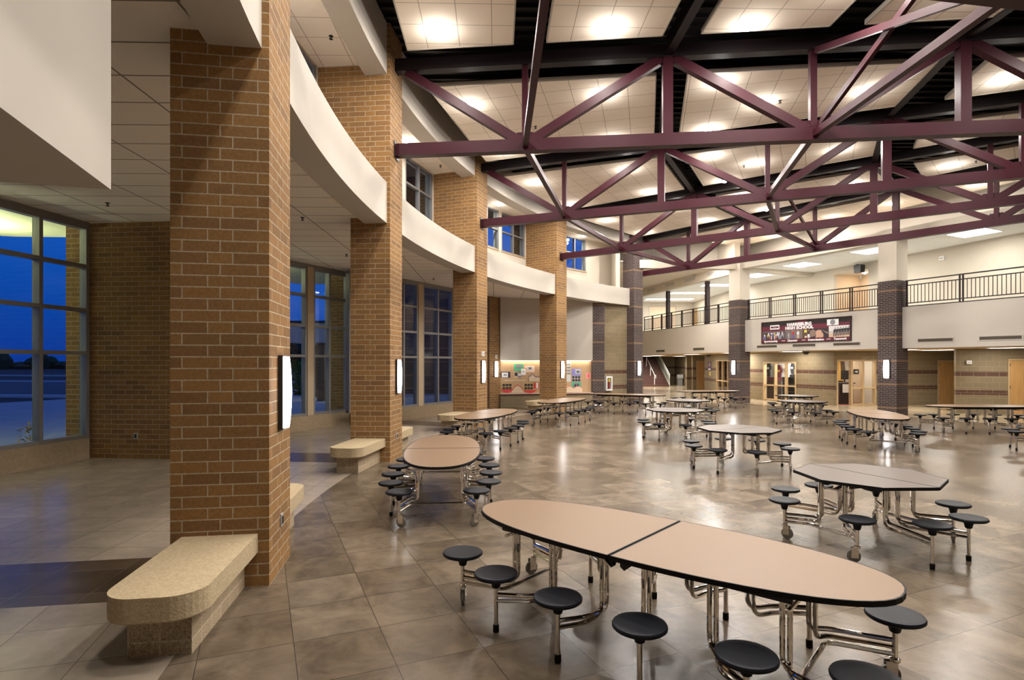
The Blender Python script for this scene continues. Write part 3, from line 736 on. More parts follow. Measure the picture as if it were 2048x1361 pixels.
for i in range(4):
    t = T(i + .52); p = polar(t, 25.6)
    downlight(p[0], p[1], 7.929, 'recessed downlight over the clerestory windows %s' % ['left of the second brick column', 'between the second and third brick columns', 'between the third and fourth brick columns', 'left of the tall dark brick column'][i], P_ALCOVE, 'downlights over the clerestory')
for x, y, l in ((7.6, 29.35, 'left'), (10.2, 29.45, 'right')): downlight(x, y, 6.929, 'added unseen downlight behind the header, brightening the recessed balcony, %s of two' % l, 150, 'added downlights over the recessed balcony')  # lamps added out of view to brighten the bulkhead and balcony fascia
nq = UC.pt((rec[0] + rec[1]) / 2, -.9); downlight(nq[0], nq[1], 6.449, 'added downlight brightening the ochre niche of the upper corridor', 16, 'added downlight in the niche')  # lamp added to brighten the niche walls
# sprinklers
def sprinkler(x, y, z, label):
    MBo = MB().lathe([(0.04, 0.0), (0.04, -.008), (0.012, -.01), (0.012, -.05), (0.035, -.055), (0.035, -.06), (0.0005, -.065)], 12)
    tag(MBo.build('sprinkler_head', M['black'], loc=(x, y, z)), label, 'sprinkler', 'ceiling sprinklers')
for px, py, z, l in ((215, 406, AZ, 'small sprinkler on the aisle ceiling above the left window'), (605, 435, AZ, 'small sprinkler on the aisle ceiling right of the large brick column'), (693, 509, AZ, 'small sprinkler on the aisle ceiling at the left of the second column'),
                     (867, 557, AZ, 'small sprinkler on the aisle ceiling right of the second column'), (662, 72, 7.93, 'small sprinkler on the high alcove ceiling by the large column'), (881, 331, 7.93, 'small sprinkler beside the clerestory downlight'),
                     (1071, 253, ZP, 'small sprinkler on the ceiling panel by the nearest truss'), (1560, 201, ZP, 'small sprinkler on the large ceiling panel at upper right'), (1488, 331, ZP, 'small sprinkler on the ceiling panel behind the second truss'), (1952, 322, ZP, 'small sprinkler on the ceiling panel at far right')):
    x, y = gnd(px, py, z); sprinkler(x, y, z, l)

# ================================================================== WALL SCONCES
def sconce(loc, rz, label, w=0.20, h=0.70, dpt=0.082):
    """back plate on the wall, bowed glowing lens towards the viewer (local -y)"""
    o = thing('wall_sconce', label, 'wall light', loc, rz, 'tall wall sconces')
    MB().box(-w / 2 - .012, w / 2 + .012, -.045, 0, -h / 2, h / 2).build('back_plate', M['black'], o)
    b = MB(); N = 14; vs = []; fs = []
    for k in range(N + 1):
        z = -h / 2 + .012 + (h - .024) * k / N; q = 1 - ((k / N - .5) * 2) ** 2
        ww = w / 2 - .012 * (1 - q); yy = -.045 - .018 - (dpt - .063) * q
        for x, y in ((-ww, -.045), (-ww * .92, yy), (0, yy - .012), (ww * .92, yy), (ww, -.045)): vs.append((x, y, z))
    for k in range(N):
        for j in range(4): fs.append((5 * k + j, 5 * k + j + 1, 5 * k + 6 + j, 5 * k + 5 + j))
    fs += [(4, 3, 2, 1, 0), tuple(5 * N + j for j in range(5))]
    b.add(vs, fs, 0, True); b.build('lens', M['sconce'], o)
    return o
COLN = ['large brick column nearest at left', 'second brick column', 'third brick column', 'fourth brick column, before the bulletin boards']
for i in range(4):
    t = T(i); p = polar(t, HR - HALF - .001)
    dx = [0.01, 0.05, 0.0, 0.0][i]
    q = (p[0] + dx * sin(t), p[1] + dx * cos(t), 1.70)
    sconce(q, pi / 2 - t, 'tall glowing wall sconce on the %s' % COLN[i])
t = T(3); w_ = Vector((-cos(t), sin(t))); u_ = Vector((sin(t), cos(t)))
pc = Vector((-0.98, 24.90)) + u_ * .44 - w_ * .001
sconce((pc.x, pc.y, 1.70), pi / 2 - t, 'tall glowing wall sconce on the brick pier left of the bulletin boards')
t = T(4); pc = Vector(C5) - Vector((-cos(t), sin(t))) * .341 + Vector((sin(t), cos(t))) * .0
sconce((pc.x, pc.y, 1.72), pi / 2 - t, 'tall glowing wall sconce on the tall dark brick column')
for c, l in ((R1C, 'tall glowing wall sconce on the dark brick column left of the banner'), (R2C, 'tall glowing wall sconce on the dark brick column right of the banner')):
    nx = Vector((sin(BANG), -cos(BANG))) * 0.351          # outward normal of the hall-side face
    sconce((c[0] + nx.x, c[1] + nx.y, 1.74), BANG, l)
# strobes above two sconces and outlets low on the first two columns
def wallbox(loc, rz, label, cat, w, h, d, m, name, inner=None):
    o = thing(name, label, cat, loc, rz)
    MB().box(-w / 2, w / 2, -d, 0, -h / 2, h / 2).build('housing', M[m] if isinstance(m, str) else m, o)
    if inner: MB().box(-w * .28, w * .28, -d - .006, -d, -h * .3, h * .3).build('cover', inner, o)
    return o
t = T(2); p = polar(t, HR - HALF - .001); wallbox((*p, 2.26), pi / 2 - t, 'small white strobe box above the sconce of the third brick column', 'alarm strobe', .11, .15, .06, 'white', 'alarm_strobe', M['grey'])
t = T(3); pc = Vector((-0.98, 24.90)) + u_ * .44 - w_ * .002
wallbox((pc.x, pc.y, 2.24), pi / 2 - t, 'small white strobe box above the sconce of the brick pier', 'alarm strobe', .11, .15, .06, 'white', 'alarm_strobe', M['grey'])
for i in (0, 1):
    t = T(i); p = polar(t, HR - HALF - .001)
    wallbox((p[0] + .03 * sin(t), p[1] + .03 * cos(t), .47), pi / 2 - t, ['small dark outlet plate low on the large brick column', 'small dark outlet plate low on the second brick column'][i], 'outlet', .075, .12, .012, 'grey', 'wall_outlet', M['black'])
wallbox((-7.74, 11.795, .47), atan2(-.102, .995), 'small grey outlet plate low on the brick pier beside the left window', 'outlet', .08, .13, .012, 'grey', 'wall_outlet', M['black'])
# ================================================================== CAST STONE BENCHES at the column feet
def bench(i, side, label):
    t = T(i); o = thing('stone_bench', label, 'bench', (*polar(t, HR), 0), pi / 2 - t, 'cast stone benches')
    s = -1 if side == 'near' else 1
    x0, x1 = HALF + .002, HALF + 1.17
    bb = MB(); n = 5
    xs = sorted((s * x0, s * x1)); bb.box(xs[0], xs[1], -.20, .20, 0, .30)
    bb.build('base', M['ground_block'], o, uvf=lambda co, n: ((co.x * (abs(n.y) > .5) + co.y * (abs(n.x) > .5)) + 20.0, co.z + 20.1))
    L = HALF + 1.36; W = .315; R = .22; pts = [(s * x0, -W)]
    for k in range(9):
        a = pi / 2 * k / 8; pts.append((s * (L - R + R * sin(a)), -W + R - R * cos(a)))
    for k in range(9):
        a = pi / 2 * k / 8; pts.append((s * (L - R + R * cos(a)), W - R + R * sin(a)))
    pts.append((s * x0, W))
    top = MB().prism(pts, .30, .47); ob = top.build('seat_slab', M['stone'], o)
    bv = ob.modifiers.new('soft_edge', 'BEVEL'); bv.width = .012; bv.segments = 2; bv.limit_method = 'ANGLE'; bv.angle_limit = radians(40)
    return o
bench(0, 'near', 'large cast stone bench in the foreground, against the large brick column')
bench(0, 'far', 'cast stone bench half hidden behind the large brick column')
bench(1, 'near', 'cast stone bench on the left side of the second brick column')
bench(1, 'far', 'cast stone bench half hidden behind the second brick column')
bench(2, 'near', 'cast stone bench on the left side of the third brick column, behind an oval table')
bench(3, 'near', 'cast stone bench beside the fourth brick column, below the bulletin boards')
# ================================================================== MOBILE STOOL TABLES
TZ = 0.737
def seat_mesh():
    b = MB()
    b.lathe([(0.0005, .418), (.10, .415), (.150, .408), (.1625, .418), (.1635, .428), (.158, .438), (.145, .441), (.115, .4385), (.0005, .4365)], 28)
    b.lathe([(.024, .325), (.030, .33), (.041, .375), (.066, .406), (.10, .416), (.0005, .417)], 16)
    return b
def make_seat(root, x, y, kind, ang):
    s = seat_mesh().build('seat', M['seat'], root, loc=(x, y, 0))
    MB().lathe([(.0165, .045 if kind == 'foot' else .155), (.0165, .36)], 12).build('post', M['chrome'], s)
    if kind == 'foot':
        MB().lathe([(.0005, 0), (.021, 0), (.023, .006), (.023, .05), (.019, .056), (.0005, .056)], 12).build('foot', M['rubber'], s)
    else:
        b = MB(); b.lathe([(.0005, .145), (.030, .145), (.032, .152), (.030, .166), (.018, .172), (.0005, .172)], 14, m=0)
        c, sn = cos(ang), sin(ang)
        R = Matrix.Rotation(ang, 4, 'Z')
        b.box(-.010, .055, -.021, -.017, .045, .148, 0, R); b.box(-.010, .055, .017, .021, .045, .148, 0, R)
        w = MB().lathe([(.018, -.013), (.052, -.013), (.0625, -.009), (.0625, .009), (.052, .013), (.018, .013)], 22, axis='y')
        w.v = [tuple(R @ Vector((x_ + .030, y_, z_ + .0625))) for x_, y_, z_ in w.v]
        b.add(w.v, w.f, 1, True)
        h = MB().lathe([(.0005, -.023), (.012, -.023), (.012, .023), (.0005, .023)], 12, axis='y'); h.v = [tuple(R @ Vector((x_ + .030, y_, z_ + .0625))) for x_, y_, z_ in h.v]
        b.add(h.v, h.f, 0, True)
        b.build('caster', [M['chrome'], M['wheel']], s)
    return s
def leg_pair(root, leg, knee, posts, low=True):
    """two bent chrome tubes rise from each stool post to the underside of the top; a third runs low from post to post"""
    for sg, post in zip((-1, 1), posts):
        b = MB()
        l = (leg[0], sg * leg[1]); k = (knee[0], sg * knee[1])
        dx = 0.020 if posts[0][0] >= 0 else -0.020
        b.tube(fillet([(l[0] - dx, l[1], TZ - .035), (l[0] - dx, l[1], .275), (k[0], k[1], .275), (post[0], post[1], .275)], [.09, .06], 5), .0160, 9)
        b.tube(fillet([(l[0] + dx, l[1], TZ - .035), (l[0] + dx, l[1], .232), (k[0] + dx * .4, k[1], .232), (post[0], post[1], .232)], [.11, .06], 5), .0160, 9)
        b.build('leg_tube', M['chrome'], root)
    if low:
        b = MB(); p, q = posts
        b.tube(fillet([(p[0], p[1], .190), (knee[0], -knee[1], .190), (knee[0], knee[1], .190), (q[0], q[1], .190)], .06, 5), .0160, 9)
        b.build('low_rail', M['chrome'], root)
def half_top(root, poly, lam):
    MB().prism(poly, TZ - .028, TZ).build('tabletop', M[lam], root)
    e = MB(); n = len(poly)
    for i in range(n):
        a, c = Vector(poly[i]), Vector(poly[(i + 1) % n])
        if (c - a).length > 1e-5: e.bar((a.x, a.y, TZ - .0155), (c.x, c.y, TZ - .0155), .010, .0315)
    return e.build('edge_band', M['rubber'], root)
def underframe(root, u0, u1, v):
    sg = 1 if u1 > 0 else -1
    for q in (-1, 1):
        MB().box(min(u0, u1), max(u0, u1), q * v - .014, q * v + .014, TZ - .075, TZ - .029).build('side_rail', M['black'], root)
    for q in (-1, 1):
        a = sorted((sg * .015, sg * .16))
        b = MB().prism_y([(a[0], TZ - .03), (a[1], TZ - .03), (sg * .05, TZ - .12), (sg * .02, TZ - .10)], q * (v + .05) - .006, q * (v + .05) + .006)
        b.build('hinge_plate', M['black'], root)
    c = MB(); c.lathe([(.0005, 0), (.03, 0), (.036, .012), (.03, .028), (.0005, .028)], 12, c=(u1 + sg * .10, -.30 * 0 - v * .0, TZ - .057)); c.build('latch_knob', M['rubber'], root)
    MB().bar((u1 * .98, v * 1.0, TZ - .12), (u1 * .98, -v * 1.0, TZ - .12), .018, .018).build('cross_rail', M['chrome'], root)
    MB().bar((u1 * .95, 0, TZ - .12), (u1 * .40, 0, TZ - .06), .022, .022).build('lock_bar', M['black'], root)
def ellipse_half(sg, a=1.525, b=.535, e=2.35, n=30):
    pts = [(sg * .011, -b)]
    for k in range(n + 1):
        t = -pi / 2 + pi * k / n
        pts.append((sg * max(.011, a * abs(cos(t)) ** (2 / e)), b * math.copysign(abs(sin(t)) ** (2 / e), sin(t))))
    pts.append((sg * .011, b)); out = []
    for p in pts:
        if not out or hypot(p[0] - out[-1][0], p[1] - out[-1][1]) > 1e-3: out.append(p)
    return out
def make_oval(label, lam='lam_tan'):
    r = thing('oval_stool_table', label, 'cafeteria table', (0, 0, 0), 0, 'long oval tables with twelve stools')
    for sg in (1, -1):
        half_top(r, ellipse_half(sg), lam)
        underframe(r, sg * .05, sg * 1.06, .37)
        for (leg, knee, post, kind) in (((.16, .33), (.20, .52), (.30, .68), 'foot'), ((.60, .33), (.70, .50), (.90, .63), 'foot'), ((1.00, .28), (1.06, .36), (1.42, .465), 'caster')):
            P = [(sg * post[0], -post[1]), (sg * post[0], post[1])]
            leg_pair(r, (sg * leg[0], leg[1]), (sg * knee[0], knee[1]), P, low=(kind == 'caster'))
            for k, p in enumerate(P): make_seat(r, p[0], p[1], kind, {(-1, 0): 2.2, (-1, 1): -1.9, (1, 0): .6, (1, 1): -2.6}[(sg, k)])
    return r
def make_octagon(label, lam='lam_pink'):
    r = thing('octagonal_stool_table', label, 'cafeteria table', (0, 0, 0), 0, 'octagonal tables with eight stools')
    V = [(.742 * cos(radians(45 * k + 90)), .742 * sin(radians(45 * k + 90))) for k in range(8)]       # seam runs from corner to corner along local y
    for sg in (1, -1):
        pts = [(sg * .006, -.736)] + [(sg * .742 * cos(radians(a)), .742 * sin(radians(a))) for a in (-45, 0, 45)] + [(sg * .006, .736)]
        half_top(r, pts, lam)
        underframe(r, sg * .05, sg * .56, .20)
        for (leg, knee, ang, kind) in (((.10, .26), (.14, .45), 71, 'foot'), ((.56, .14), (.62, .26), 29, 'caster')):
            P = [(sg * .89 * cos(radians(ang)), -.89 * sin(radians(ang))), (sg * .89 * cos(radians(ang)), .89 * sin(radians(ang)))]
            leg_pair(r, (sg * leg[0], leg[1]), (sg * knee[0], knee[1]), P, low=(kind == 'caster'))
            for k, p in enumerate(P): make_seat(r, p[0], p[1], kind, {(-1, 0): 2.4, (-1, 1): -1.2, (1, 0): .4, (1, 1): -2.9}[(sg, k)])
    return r
OV = [((.975, 4.10), -41.0, 'large tan oval stool table nearest the viewer at bottom right'),
      ((-1.00, 8.34), 94.3, 'tan oval stool table seen end-on beside the second brick column'),
      ((-.59, 14.06), 72.3, 'tan oval stool table in front of the third brick column'),
      ((1.69, 19.09), 62.7, 'tan oval stool table in front of the fourth brick column and bulletin boards'),
      ((4.50, 22.6), 155.0, 'oval stool table seen side-on in front of the tall dark brick column'),
      ((8.70, 25.3), 14.0, 'farthest oval stool table, side-on between the two far dark columns'),
      ((8.91, 14.02), 70.2, 'oval stool table before the dark column right of the banner'),
      ((13.55, 16.55), 178.8, 'long oval stool table side-on at the right edge before the oak doors')]
OC = [((3.96, 6.38), 23.5, 'octagonal stool table nearest the viewer, right of the large oval table'),
      ((4.28, 10.83), 116.8, 'octagonal stool table in the middle of the hall, behind the nearest octagon'),
      ((4.33, 15.17), 118.5, 'octagonal stool table near the left of the middle, before the side-on oval'),
      ((5.85, 19.1), 100.0, 'small far octagonal stool table before the farthest side-on oval'),
      ((9.41, 18.59), 117.3, 'octagonal stool table below the banner, nearer of two in line'),
      ((10.80, 21.75), 110.0, 'octagonal stool table below the banner, farther of two by the store window'),
      ((12.25, 12.75), 60.0, 'octagonal stool table at the right edge, only one stool in view')]
proto = None
for (x, y), a, l in OV:
    o = make_oval(l) if proto is None else copy_tree(proto)
    proto = proto or o
    o['label'] = l; o.location = (x, y, 0); o.rotation_euler = (0, 0, radians(a))
proto = None
for (x, y), a, l in OC:
    o = make_octagon(l) if proto is None else copy_tree(proto)
    proto = proto or o
    o['label'] = l; o.location = (x, y, 0); o.rotation_euler = (0, 0, radians(a))
# ================================================================== RAILINGS
def railing(w, s0, s1, nseg, label, group='balcony railings', gap=.10, per=11):
    o = w.mount('balcony_railing', label, 'railing', s0, BFL + .035, -0.12, group); L = s1 - s0
    H = RAILT - BFL - .035
    MB().box(0, L, -.025, .025, H - .04, H).build('top_rail', M['maroon_dk'], o)
    MB().box(0, L, -.015, .015, H - .21, H - .175).build('upper_rail', M['maroon_dk'], o)
    MB().box(0, L, -.015, .015, .09, .125).build('lower_rail', M['maroon_dk'], o)
    pm = MB().box(-.022, .022, -.022, .022, 0, H - .04).build('post', M['maroon_dk'], o); first = [pm]
    bm = MB().box(-.009, .009, -.009, .009, .125, H - .21).build('baluster', M['maroon_dk'], o); fb = [bm]
    def put(lst, x):
        if lst[0] is not None: lst[0].location = (x, 0, 0); lst.append(lst[0]); lst[0] = None
        else:
            c = lst[1].copy(); COL.objects.link(c); c.parent = o; c.location = (x, 0, 0)
    seg = L / nseg
    for k in range(nseg):
        a, b_ = k * seg + gap / 2, (k + 1) * seg - gap / 2
        put(first, a); put(first, b_)
        for j in range(1, per + 1): put(fb, a + (b_ - a) * j / (per + 1))
    return o
railing(BR, .40, BR.L - .40, 5, 'dark maroon balcony railing above the banner', per=11)
railing(BR2, .40, BR2.L + 2.0, 5, 'dark maroon balcony railing at the right edge, above the plain fascia', per=13)
railing(BLW, 0.0, BLW.L - .36, 8, 'dark maroon balcony railing of the recessed corridor left of the banner', per=9)
for px, l in ((1326.7, 'slim dark maroon post on the recessed balcony, left of two'), (1404.3, 'slim dark maroon post on the recessed balcony, right of two')):
    s = BLW.s(px); o = BLW.mount('steel_post', l, 'post', s, BFL + .035, -.32)
    MB().box(-.10, .10, -.10, .10, 0, 6.46 - BFL - .035).build('shaft', M['maroon_dk'], o)
    MB().box(-.14, .14, -.14, .14, 0, .02).build('base_plate', M['maroon_dk'], o)
# ================================================================== VENTS
def vent(w, pxa, pxb, py, h, label, m='vent', group='fascia vents'):
    s0, s1 = w.s(pxa), w.s(pxb); z = w.z((pxa + pxb) / 2, py)
    o = w.mount('air_vent', label, 'vent', (s0 + s1) / 2, z, .001, group); L = s1 - s0
    f = MB()
    for a in ((-L / 2 - .03, -L / 2), (L / 2, L / 2 + .03)): f.box(a[0], a[1], -.012, 0, -h / 2 - .03, h / 2 + .03)
    for a in ((-h / 2 - .03, -h / 2), (h / 2, h / 2 + .03)): f.box(-L / 2, L / 2, -.012, 0, a[0], a[1])
    f.build('frame', M['cream'], o)
    b = MB().box(-L / 2, L / 2, -.003, 0, -h / 2, h / 2, 1); n = max(2, int(h / .035))
    for k in range(n): b.box(-L / 2, L / 2, -.010, -.003, -h / 2 + h * (k + .2) / n, -h / 2 + h * (k + .62) / n)
    b.build('slats', [M[m], M['black'] if m == 'vent' else M['grey']], o)
vent(BR, 1514, 1554, 693.6, .11, 'long bronze vent below the left end of the banner')
vent(BR, 1585.5, 1631, 691, .11, 'long bronze vent below the middle of the banner')
vent(BR, 1667, 1720, 688.5, .11, 'long bronze vent below the right end of the banner')
vent(BR2, 1836, 1906, 680.5, .11, 'long bronze vent on the right fascia, left of two')
vent(BR2, 1959, 2044, 676, .11, 'long bronze vent on the right fascia, at the picture edge')
vent(BLW, 1312.5, 1329.5, 702.6, .14, 'bronze vent on the recessed balcony fascia, left of two')
vent(BLW, 1386.5, 1409, 698.6, .14, 'bronze vent on the recessed balcony fascia, right of two')
for k, (a, b_, y) in enumerate(((1294.2, 1310, 580), (1330, 1348, 569.8), (1369.5, 1390.5, 559), (1415, 1438.5, 546.8))):
    vent(BLW, a, b_, y, .16, 'grey slot vent on the bulkhead over the recessed balcony, %s from the left' % ['first', 'second', 'third', 'fourth'][k], 'ventg', 'bulkhead slot vents')
# clock on the bulkhead
s, z = BLW.sz(1389, 543); o = BLW.mount('wall_clock', 'round white wall clock on the bulkhead over the recessed balcony', 'clock', s, z, .002)
MB().lathe([(.24, 0), (.27, -.01), (.27, -.05), (.24, -.05)], 32, axis='y').build('rim', M['ventg'], o)
MB().lathe([(.0005, -.02), (.24, -.02), (.24, -.01), (.0005, -.01)], 32, axis='y').build('dial', M['white'], o)
MB().bar((0, -.03, 0), (.08, -.03, .10), .012, .006).build('hour_hand', M['black'], o); MB().bar((0, -.034, 0), (-.05, -.034, .18), .010, .006).build('minute_hand', M['black'], o)
# ================================================================== LETTERING
def text(body, size, m, parent, loc, sx=1.0, bold=0.0, align='CENTER', depth=0.003, name='lettering'):
    c = bpy.data.curves.new('txt', 'FONT'); c.body = body; c.size = size; c.extrude = depth; c.offset = bold; c.align_x = align; c.align_y = 'CENTER'; c.resolution_u = 2
    t = bpy.data.objects.new('txt', c); COL.objects.link(t)
    dg = bpy.context.evaluated_depsgraph_get(); me = bpy.data.meshes.new_from_object(t.evaluated_get(dg))
    bpy.data.objects.remove(t); bpy.data.curves.remove(c)
    me.materials.clear(); me.materials.append(m if not isinstance(m, str) else M[m])
    me.transform(Matrix.Diagonal((sx, 1, 1, 1)))
    me.transform(Matrix.Rotation(pi / 2, 4, 'X'))
    o = bpy.data.objects.new(name, me); COL.objects.link(o); o.parent = parent; o.location = loc
    return o
# ================================================================== SCHOOL BANNER on the fascia
s0, s1 = BR.s(1524.7), BR.s(1703.7); BWD = s1 - s0
zt = BFL - .18; zb = BR.z(1703.7, 680.5)
zb = 2.885
BHT = zt - zb
bn = BR.mount('school_banner', 'long maroon school banner of sports photos on the balcony fascia', 'banner', (s0 + s1) / 2, zb, .001)
HW2 = BWD / 2
MB().box(-HW2, HW2, -.05, 0, 0, BHT).build('backing_board', M['black'], bn)
mar = pal((0.115, 0.012, 0.030)); mar_d = pal((0.05, 0.008, 0.014)); wht = pal((0.80, 0.78, 0.78))
hb = BHT * .80
def arch(off): 
    p = [(-HW2 + off, off), (HW2 - off, off), (HW2 - off, hb - off), (HW2 * .24, hb - off)]
    for k in range(9):
        a = -1 + 2 * k / 8; p.append((HW2 * -.0 - a * HW2 * .20 - HW2 * .03, hb - off + BHT * .17 * (1 - a * a) ** .8 + .02))
    p += [(-HW2 * .30, hb - off), (-HW2 + off, hb - off)]
    return p
MB().prism_y(arch(0.0), -.062, -.05).build('banner_edge', mar_d, bn)
MB().prism_y(arch(.045), -.070, -.062).build('banner_field', mar, bn)
fr = MB()
for a in ((-HW2, -HW2 + .05, 0, BHT), (HW2 - .05, HW2, 0, BHT), (-HW2, HW2, BHT - .03, BHT)): fr.box(a[0], a[1], -.075, 0, a[2], a[3])
fr.build('frame', mar_d, bn)
text('HARRISBURG', BHT * .185, wht, bn, (-HW2 * .08, -.072, BHT * .80), 1.12, .010, name='title_lettering')
text('HIGH SCHOOL', BHT * .185, wht, bn, (-HW2 * .08, -.072, BHT * .645), 1.12, .010, name='title_lettering')
for px, wd in ((1538, 'Sportsmanship'), (1587, 'Character'), (1634, 'Determination'), (1682.5, 'Teamwork')):
    x = BR.s(px + 6 * (px < 1540)) - (s0 + s1) / 2
    text(wd, BHT * .125, wht, bn, (x, -.072, BHT * .085), 1.0, .006, name='motto_lettering')
for px in (1569, 1609.5, 1659.5):
    x = BR.s(px) - (s0 + s1) / 2; MB().box(-.09, .09, -.073, -.07, -.012, .012).build('dash', wht, bn, loc=(x, 0, BHT * .09))
def plate(x0, x1, z0, z1, m, name): return MB().box(x0, x1, -.078, -.07, z0, z1).build(name, m, bn)
xx = lambda px: BR.s(px) - (s0 + s1) / 2
pl = plate(xx(1542.5), xx(1561), BHT * .63, BHT * .83, wht, 'sponsor_plate')
MB().box(xx(1544), xx(1559.5), -.081, -.078, BHT * .69, BHT * .77).build('sponsor_bar', mar, pl)
text('======', BHT * .06, wht, pl, (xx(1551.7), -.082, BHT * .73), 1.0, name='sponsor_lettering')
pl = plate(xx(1656.5), xx(1679.5), BHT * .665, BHT * .915, wht, 'emblem_plate')
gr = pal((0.25, 0.25, 0.27)); b = MB().lathe([(.085, -.082), (.115, -.082), (.115, -.078), (.085, -.078)], 28, axis='y')
b.box(-.06, .06, -.082, -.078, -.055, -.035); b.box(-.065, .065, -.082, -.078, -.01, .01); b.box(-.06, .06, -.082, -.078, .035, .055); b.box(-.012, .012, -.083, -.078, -.08, .08)
b.build('ring_emblem', gr, pl, loc=(xx(1667.8), 0, BHT * .79))
def figure(b, x, z, h, ci, cb, lean=0.0, cl=None):
    """little standing player: head, shirt, legs; low relief"""
    b.lathe([(.0005, -.086), (.062 * h, -.086), (.062 * h, -.079), (.0005, -.079)], 10, c=(x + lean * h * .9, 0, z + h * .92), m=ci, axis='y')
    b.prism_y([(x - .13 * h, z + h * .45), (x + .13 * h, z + h * .45), (x + .17 * h + lean * h * .6, z + h * .80), (x - .17 * h + lean * h * .6, z + h * .80)], -.084, -.078, cb)
    for q in (-1, 1): b.prism_y([(x + q * .02 * h, z + h * .47), (x + q * .13 * h, z + h * .47), (x + q * .14 * h, z), (x + q * .05 * h, z)], -.083, -.078, cb if cl is None else cl)
PH = [pal(c) for c in ((0.50, 0.30, 0.21), (0.70, 0.68, 0.72), (0.03, 0.025, 0.03), (0.42, 0.03, 0.04), (0.10, 0.10, 0.32), (0.62, 0.50, 0.36), (0.22, 0.15, 0.12), (0.65, 0.58, 0.10), (0.32, 0.34, 0.36))]
rr = random.Random(3)
z0, z1 = BHT * .165, BHT * .555
def photo(pxa, pxb, zc, m, nm):
    a, c = xx(pxa), xx(pxb); return a, c, MB().box(a, c, -.077, -.07, z0, zc, 0).build(nm, m, bn)
a, c, pp = photo(1527, 1574, z1, pal((0.10, 0.075, 0.085)), 'team_photo'); b = MB()
for row, (zz, h) in enumerate(((z0 + .165, .20), (z0 + .085, .19), (z0 + .005, .18))):
    for k in range(13): figure(b, a + .10 + (c - a - .2) * (k + .5 * (row % 2)) / 13, zz, h * rr.uniform(.9, 1.1), 0, rr.choice([1, 1, 3, 4, 2, 8, 7]))
b.build('players', PH, pp)
a, c, pp = photo(1574, 1607, z1, pal((0.16, 0.13, 0.12)), 'sideline_photo')
for fx, fh, cb, cl in ((.18, .28, 8, None), (.45, .38, 3, 4), (.75, .38, 1, 5)):
    b = MB(); figure(b, a + (c - a) * fx, z0 + .005, fh, 0, cb, 0, cl); b.build('player', PH, pp)
a, c, pp = photo(1607, 1622, z1, pal((0.09, 0.05, 0.03)), 'trophy_photo'); b = MB()
b.box(a + .1, a + .22, -.082, -.077, z0 + .25, z1 - .02, 7); figure(b, a + .33, z0 + .08, .26, 0, 2)
for k in range(3): b.box(a + .12 + .14 * k, a + .22 + .14 * k, -.084, -.077, z0 + .02, z0 + .10 + .07 * (k % 2), 1 if k % 2 else 5)
b.build('trophies', PH, pp)
a, c, pp = photo(1622, 1660, z1 + BHT * .02, pal((0.035, 0.02, 0.025)), 'wrestler_photo'); b = MB()
W_, H_ = c - a, z1 - z0
b.lathe([(.0005, -.088), (.15, -.088), (.15, -.078), (.0005, -.078)], 20, c=(a + W_ * .17, 0, z0 + H_ * .52), m=6, axis='y')
b.prism_y([(a + W_ * x, z0 + H_ * z) for x, z in ((.24, .62), (.45, .86), (.66, .80), (.95, .52), (.98, .02), (.30, .02), (.34, .30), (.22, .30))], -.085, -.078, 0)
b.prism_y([(a + W_ * x, z0 + H_ * z) for x, z in ((.60, .80), (.70, .76), (.97, .40), (.98, .02), (.72, .02), (.74, .35))], -.089, -.085, 2)
b.prism_y([(a + W_ * x, z0 + H_ * z) for x, z in ((.10, .38), (.26, .30), (.30, .02), (.05, .02))], -.087, -.078, 2)
b.build('wrestler', PH, pp)
a, c, pp = photo(1660, 1701.5, z1 + BHT * .08, pal((0.62, 0.60, 0.58)), 'dance_photo')
MB().box(a, c, -.079, -.077, z0, z0 + H_ * .42).build('gym_floor', pal((0.55, 0.40, 0.28)), pp); b = MB(); b.box(a, c, -.0795, -.077, z0 + H_ * .52, z0 + H_ * .56, 2)
for k in range(6): figure(b, a + (c - a) * (.28 + .13 * k), z0 + .03 + .008 * k, .36, 2, 2, .12)
b.build('dancers', PH, pp)
# ================================================================== BULLETIN BOARD PAPERS (on the tackboard)
TKd = .004
def paper(pxa, pxb, pya, pyb, m, label, name='poster', cat='poster', bits=(), d=0.0, group='papers on the tackboard'):
    sa, sb = TW.s(pxa), TW.s(pxb); zt_, zb_ = TW.z((pxa + pxb) / 2, pya), TW.z((pxa + pxb) / 2, pyb)
    o = TW.mount(name, label, cat, (sa + sb) / 2, zb_, .001 + d, group); w, h = sb - sa, zt_ - zb_
    MB().box(-w / 2, w / 2, -TKd, 0, 0, h).build('sheet', m, o)
    for x0, x1, y0, y1, mm in bits: MB().box(-w / 2 + w * x0, -w / 2 + w * x1, -TKd - .003, -TKd, h * y0, h * y1).build('print', mm, o)
    return o
G, PU, CR, DK, YE, WH, PK, RD, OR, NV = [pal(c) for c in ((0.07, 0.42, 0.22), (0.26, 0.25, 0.60), (0.66, 0.54, 0.38), (0.035, 0.03, 0.05), (0.62, 0.46, 0.10), (0.82, 0.82, 0.82), (0.85, 0.30, 0.30), (0.60, 0.06, 0.05), (0.75, 0.28, 0.14), (0.12, 0.06, 0.20))]
LG = pal((0.60, 0.62, 0.62)); GRY = pal((0.22, 0.22, 0.24))
paper(1001.5, 1020.5, 744, 756, DK, 'white notice mounted on a dark sheet at the left of the tackboard', bits=[(.10, .75, .06, .86, WH), (.30, .62, .35, .60, GRY)])
paper(1028, 1046.5, 728, 742.5, G, 'green poster with a grey photograph, high on the tackboard', bits=[(.25, .80, .40, .95, GRY), (.05, .90, .05, .3, pal((0.12, 0.5, 0.3)))])
